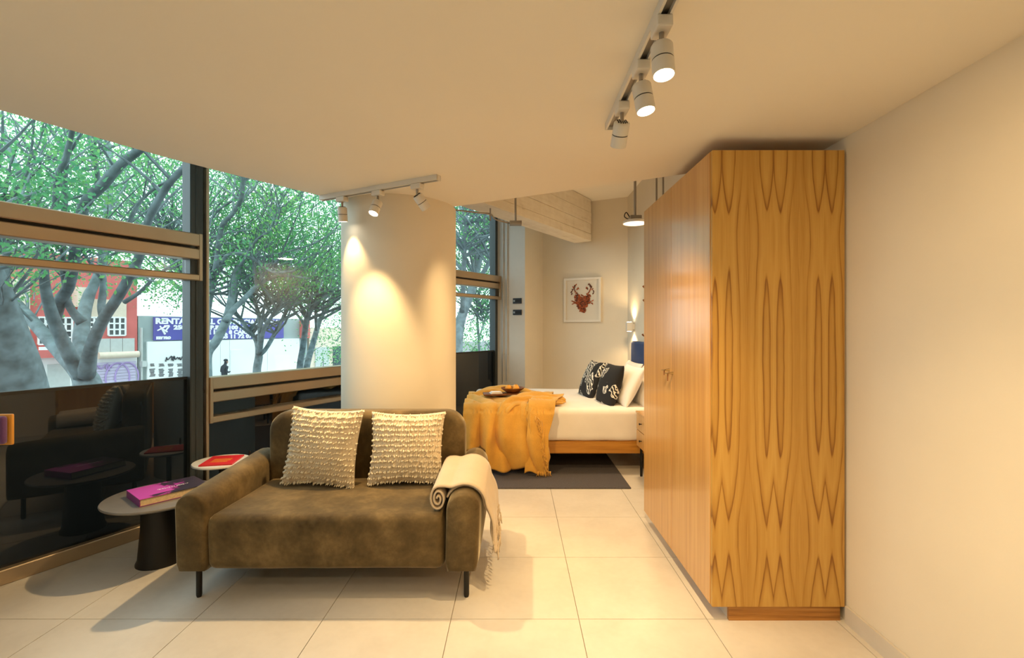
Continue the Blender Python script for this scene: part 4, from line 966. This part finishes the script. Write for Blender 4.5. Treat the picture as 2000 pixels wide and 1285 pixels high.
def tree(label, base, d, stems, boxes, seed, leaf=0.085, per=46, wscale=1.0, ntw=110):
    """stems: lists of (column, row, width in px) traced at distance d and given their own depth; boxes: crown volumes."""
    rg = np.random.default_rng(seed); rp = random.Random(seed)
    b = px(base[0], base[1], d); root = Vector((b.x, b.y, GZ)); r = empty('street_tree', root, label, 'tree', 'street trees outside')
    parts = [tube([Vector(p[:3]) for p in (lambda q: q)([root + Vector((0, 0, -.05)), root + Vector((0, 0, .25)), root + (b - root) * .55, b])], [base[2] / F * d * .5 * k for k in (1.7, 1.25, 1.0, .95)], 14)]
    tips = []
    for st in stems:
        slope = rp.uniform(-.006, .006) * d / 8; dd0 = st[0][3] if len(st[0]) > 3 else 0.0; P4 = []
        for k, q in enumerate(st):
            dd = d + dd0 + slope * (st[0][1] - q[1]); p = px(q[0], q[1], dd); P4.append((*p, q[2] / F * dd * .5 * wscale))
        sp = smooth_path(P4, 4); parts.append(tube([Vector(p[:3]) for p in sp], [max(.006, p[3]) for p in sp], 10)); tips.append(sp)
    tr = obj('trunk', join(*parts), 'bark', r, smooth='all')
    tw = []; cl, cr_ = [], []
    for k in range(ntw):                               # secondary boughs in all directions
        sp = rp.choice(tips); i = rp.randrange(len(sp) // 2, len(sp)); p = Vector(sp[i][:3]); rad = sp[i][3]
        a = rp.uniform(0, 2 * PI); dr = Vector((math.cos(a) + .25, math.sin(a), rp.uniform(.2, 1.5))).normalized(); pts = [p]; q = p; l = rp.uniform(1.0, 3.4) * d / 10
        for s in range(5):
            dr = (dr + Vector((rp.uniform(-.3, .3), rp.uniform(-.3, .3), rp.uniform(-.15, .25)))).normalized(); q = q + dr * l / 5; pts.append(q)
        r0 = min(rad * .6, rp.uniform(.014, .045) * d / 10); tw.append(tube(pts, [r0, r0 * .85, r0 * .7, r0 * .5, r0 * .35, r0 * .2], 5))
        for s in ((4, 5) if k % 2 else (5,)): cl.append(tuple(pts[s])); cr_.append(.25 * d / 10)
    for x0, x1, y0, y1, da, db, n, rad in boxes:
        for k in range(n):
            dd = rp.uniform(da, db); c = px(rp.uniform(x0, x1), rp.uniform(y0, y1), dd); cl.append(tuple(c)); cr_.append(rad * rp.uniform(.6, 1.25))
            if k % 3 == 0:
                e = c + Vector((rp.uniform(-.5, .5), rp.uniform(-.5, .5), rp.uniform(-.5, .1))) * d / 10; tw.append(tube([e, (e + c) / 2 + Vector((0, 0, .06)), c], [.012 * d / 10, .009 * d / 10, .004 * d / 10], 4))
    o = obj('twigs', join(*tw), 'bark', r); o['kind'] = 'stuff'
    me = leaves(cl, cr_, per, leaf, rg); me.transform(Matrix.Translation(-root)); me.materials.append(M['leaf'])
    o = bpy.data.objects.new('foliage', me); COL.objects.link(o); o.parent = r; o['kind'] = 'stuff'
    return r
tree('massive pale trunk at the far left of the window', (22, 790, 120), 6.6,
     [[(22, 792, 118), (15, 720, 100), (5, 640, 70), (-8, 570, 48), (-40, 480, 40), (-70, 360, 30)], [(5, 640, 40), (-30, 560, 40), (-70, 500, 34)],
      [(-8, 570, 30), (5, 520, 22), (-4, 440, 16), (-18, 380, 12)]],
     [(-300, 120, 60, 420, 6.0, 9.0, 60, .32)], 21, leaf=.075, per=42)
tree('grey multi-stemmed tree forking low in front of the red building', (172, 772, 46), 8.0,
     [[(172, 775, 46), (170, 745, 44), (150, 722, 30), (117, 688, 24), (70, 634, 21), (47, 608, 18), (24, 580, 15), (0, 545, 12), (-30, 500, 9)],
      [(160, 735, 28), (140, 702, 24), (112, 643, 22), (95, 592, 19), (87, 550, 16), (86, 503, 14), (92, 450, 12), (107, 405, 11), (112, 345, 10), (128, 310, 11), (142, 250, 9), (150, 200, 7)],
      [(108, 620, 20), (116, 590, 21), (133, 562, 19), (142, 525, 18), (150, 470, 17), (165, 400, 19), (200, 362, 19), (235, 322, 17), (278, 288, 15), (330, 240, 10)],
      [(165, 730, 30), (160, 690, 27), (159, 655, 26), (164, 612, 22), (174, 576, 19), (184, 555, 16), (203, 503, 15), (207, 440, 13), (216, 331, 11), (208, 272, 10), (200, 220, 7)],
      [(161, 630, 20), (143, 610, 14), (131, 587, 13), (128, 560, 11), (123, 520, 9), (127, 410, 9), (127, 355, 8), (134, 285, 8)],
      [(168, 732, 30), (178, 680, 22), (190, 648, 21), (205, 618, 20), (226, 587, 19), (248, 550, 18), (271, 503, 16), (290, 430, 14), (327, 363, 13), (362, 325, 12), (420, 260, 8)],
      [(203, 625, 15), (198, 597, 13), (202, 562, 12), (198, 510, 9), (192, 470, 7)], [(243, 590, 9), (275, 569, 7), (301, 543, 6), (330, 520, 4)],
      [(195, 362, 12), (177, 373, 11), (160, 345, 9), (140, 318, 8), (105, 262, 7)], [(188, 368, 10), (191, 345, 8), (182, 300, 8), (172, 262, 7)],
      [(95, 470, 9), (72, 402, 11), (45, 345, 11), (22, 305, 10), (5, 250, 9)], [(245, 470, 8), (262, 410, 6), (300, 370, 5), (345, 345, 4)]],
     [(-60, 380, 120, 420, 8.5, 12.5, 105, .30), (-20, 130, 490, 600, 8.6, 10.5, 22, .25), (230, 372, 470, 560, 8.8, 11.5, 34, .26), (270, 372, 540, 605, 9.5, 11.0, 12, .2)], 22, leaf=.07, per=40)
tree('leaning grey tree just beyond the window mullion', (404, 760, 20), 13.0,
     [[(404, 765, 20), (404, 728, 19), (405, 690, 18), (421, 668, 16), (433, 645, 16), (444, 620, 16), (452, 585, 14), (460, 540, 13), (470, 518, 13), (482, 487, 12), (513, 452, 11), (548, 412, 11), (590, 380, 9)],
      [(440, 628, 13), (455, 605, 11), (474, 587, 10), (500, 560, 9), (512, 551, 9), (548, 538, 7), (604, 544, 4)],
      [(398, 735, 17, .6), (399, 660, 18), (402, 600, 20), (410, 560, 20), (420, 530, 17), (443, 498, 14), (481, 473, 12), (530, 430, 11), (560, 400, 10)],
      [(420, 530, 11), (425, 498, 10), (434, 440, 9), (452, 420, 8), (470, 390, 9), (475, 345, 9), (480, 300, 7)],
      [(430, 515, 8), (448, 496, 6), (478, 497, 6), (499, 508, 6), (532, 531, 5), (572, 530, 4)], [(398, 455, 5), (422, 415, 5), (450, 395, 4), (490, 375, 4), (505, 350, 3)],
      [(410, 545, 8), (398, 500, 8), (385, 460, 7)], [(470, 518, 7), (500, 470, 5), (540, 440, 4), (545, 400, 3)]],
     [(395, 560, 280, 470, 13.2, 17, 60, .40), (520, 700, 330, 560, 13, 17.5, 125, .42), (420, 600, 440, 560, 14, 17.5, 50, .38)], 23, leaf=.095, per=44)
tree('small forked tree in front of the white hoarding', (502, 745, 15), 17.0,
     [[(502, 748, 16), (502, 720, 15), (506, 690, 14), (500, 664, 9), (484, 643, 8), (466, 618, 7), (452, 600, 5)], [(505, 692, 10), (508, 647, 9), (503, 604, 7), (488, 580, 6), (480, 550, 4)],
      [(507, 690, 10), (514, 647, 8), (528, 622, 7), (551, 588, 6), (570, 560, 4)], [(508, 692, 9), (518, 683, 8), (532, 660, 8), (552, 622, 6), (566, 590, 4)], [(508, 650, 6), (516, 600, 5), (522, 560, 4)]],
     [(440, 600, 500, 590, 17, 20.5, 60, .42)], 24, leaf=.10, per=40)
tree('pair of leaning trunks near the column edge of the window', (590, 735, 18), 19.5,
     [[(586, 740, 14), (586, 712, 12), (593, 669, 11), (599, 625, 11), (610, 600, 9), (625, 575, 7), (640, 540, 5)], [(598, 738, 13), (600, 712, 12), (612, 668, 11), (625, 625, 9), (640, 600, 8), (664, 575, 7), (690, 545, 5)],
      [(597, 640, 7), (585, 620, 5), (565, 600, 4), (545, 590, 3)], [(618, 645, 6), (617, 610, 6), (620, 580, 5)]],
     [(570, 720, 480, 620, 19, 24, 90, .5), (625, 700, 610, 700, 21, 25, 34, .5)], 25, leaf=.115, per=44)
tree('dark slanting tree outside the far window by the bed', (893, 700, 22), 12.5,
     [[(893, 705, 20), (897, 640, 19), (908, 600, 18), (920, 570, 17), (930, 525, 16), (942, 472, 15), (953, 432, 13), (968, 390, 10)], [(903, 610, 10), (905, 560, 10), (907, 500, 9), (909, 460, 7), (912, 420, 5)], [(928, 560, 9), (945, 530, 9), (963, 500, 8), (985, 460, 6)]],
     [(880, 985, 380, 470, 12.6, 15.5, 34, .34), (890, 985, 470, 680, 13.5, 17, 62, .36)], 26, leaf=.085, per=42)
tree('thin young tree beyond the slanting one at the far window', (937, 720, 5), 16.0, [[(937, 722, 5), (935, 663, 5), (932, 616, 4), (930, 580, 3), (926, 540, 3)], [(935, 663, 3), (945, 630, 3), (952, 600, 2)]],
     [(890, 990, 560, 700, 16, 21, 60, .45)], 27, leaf=.10, per=42)
tree('leafy tree rising behind the red building roofline', (378, 700, 12), 16.0, [[(378, 705, 12), (378, 640, 11), (370, 580, 10), (350, 520, 8), (330, 460, 6)]],
     [(-40, 380, 200, 540, 13, 15.6, 70, .5)], 28, leaf=.11, per=34)
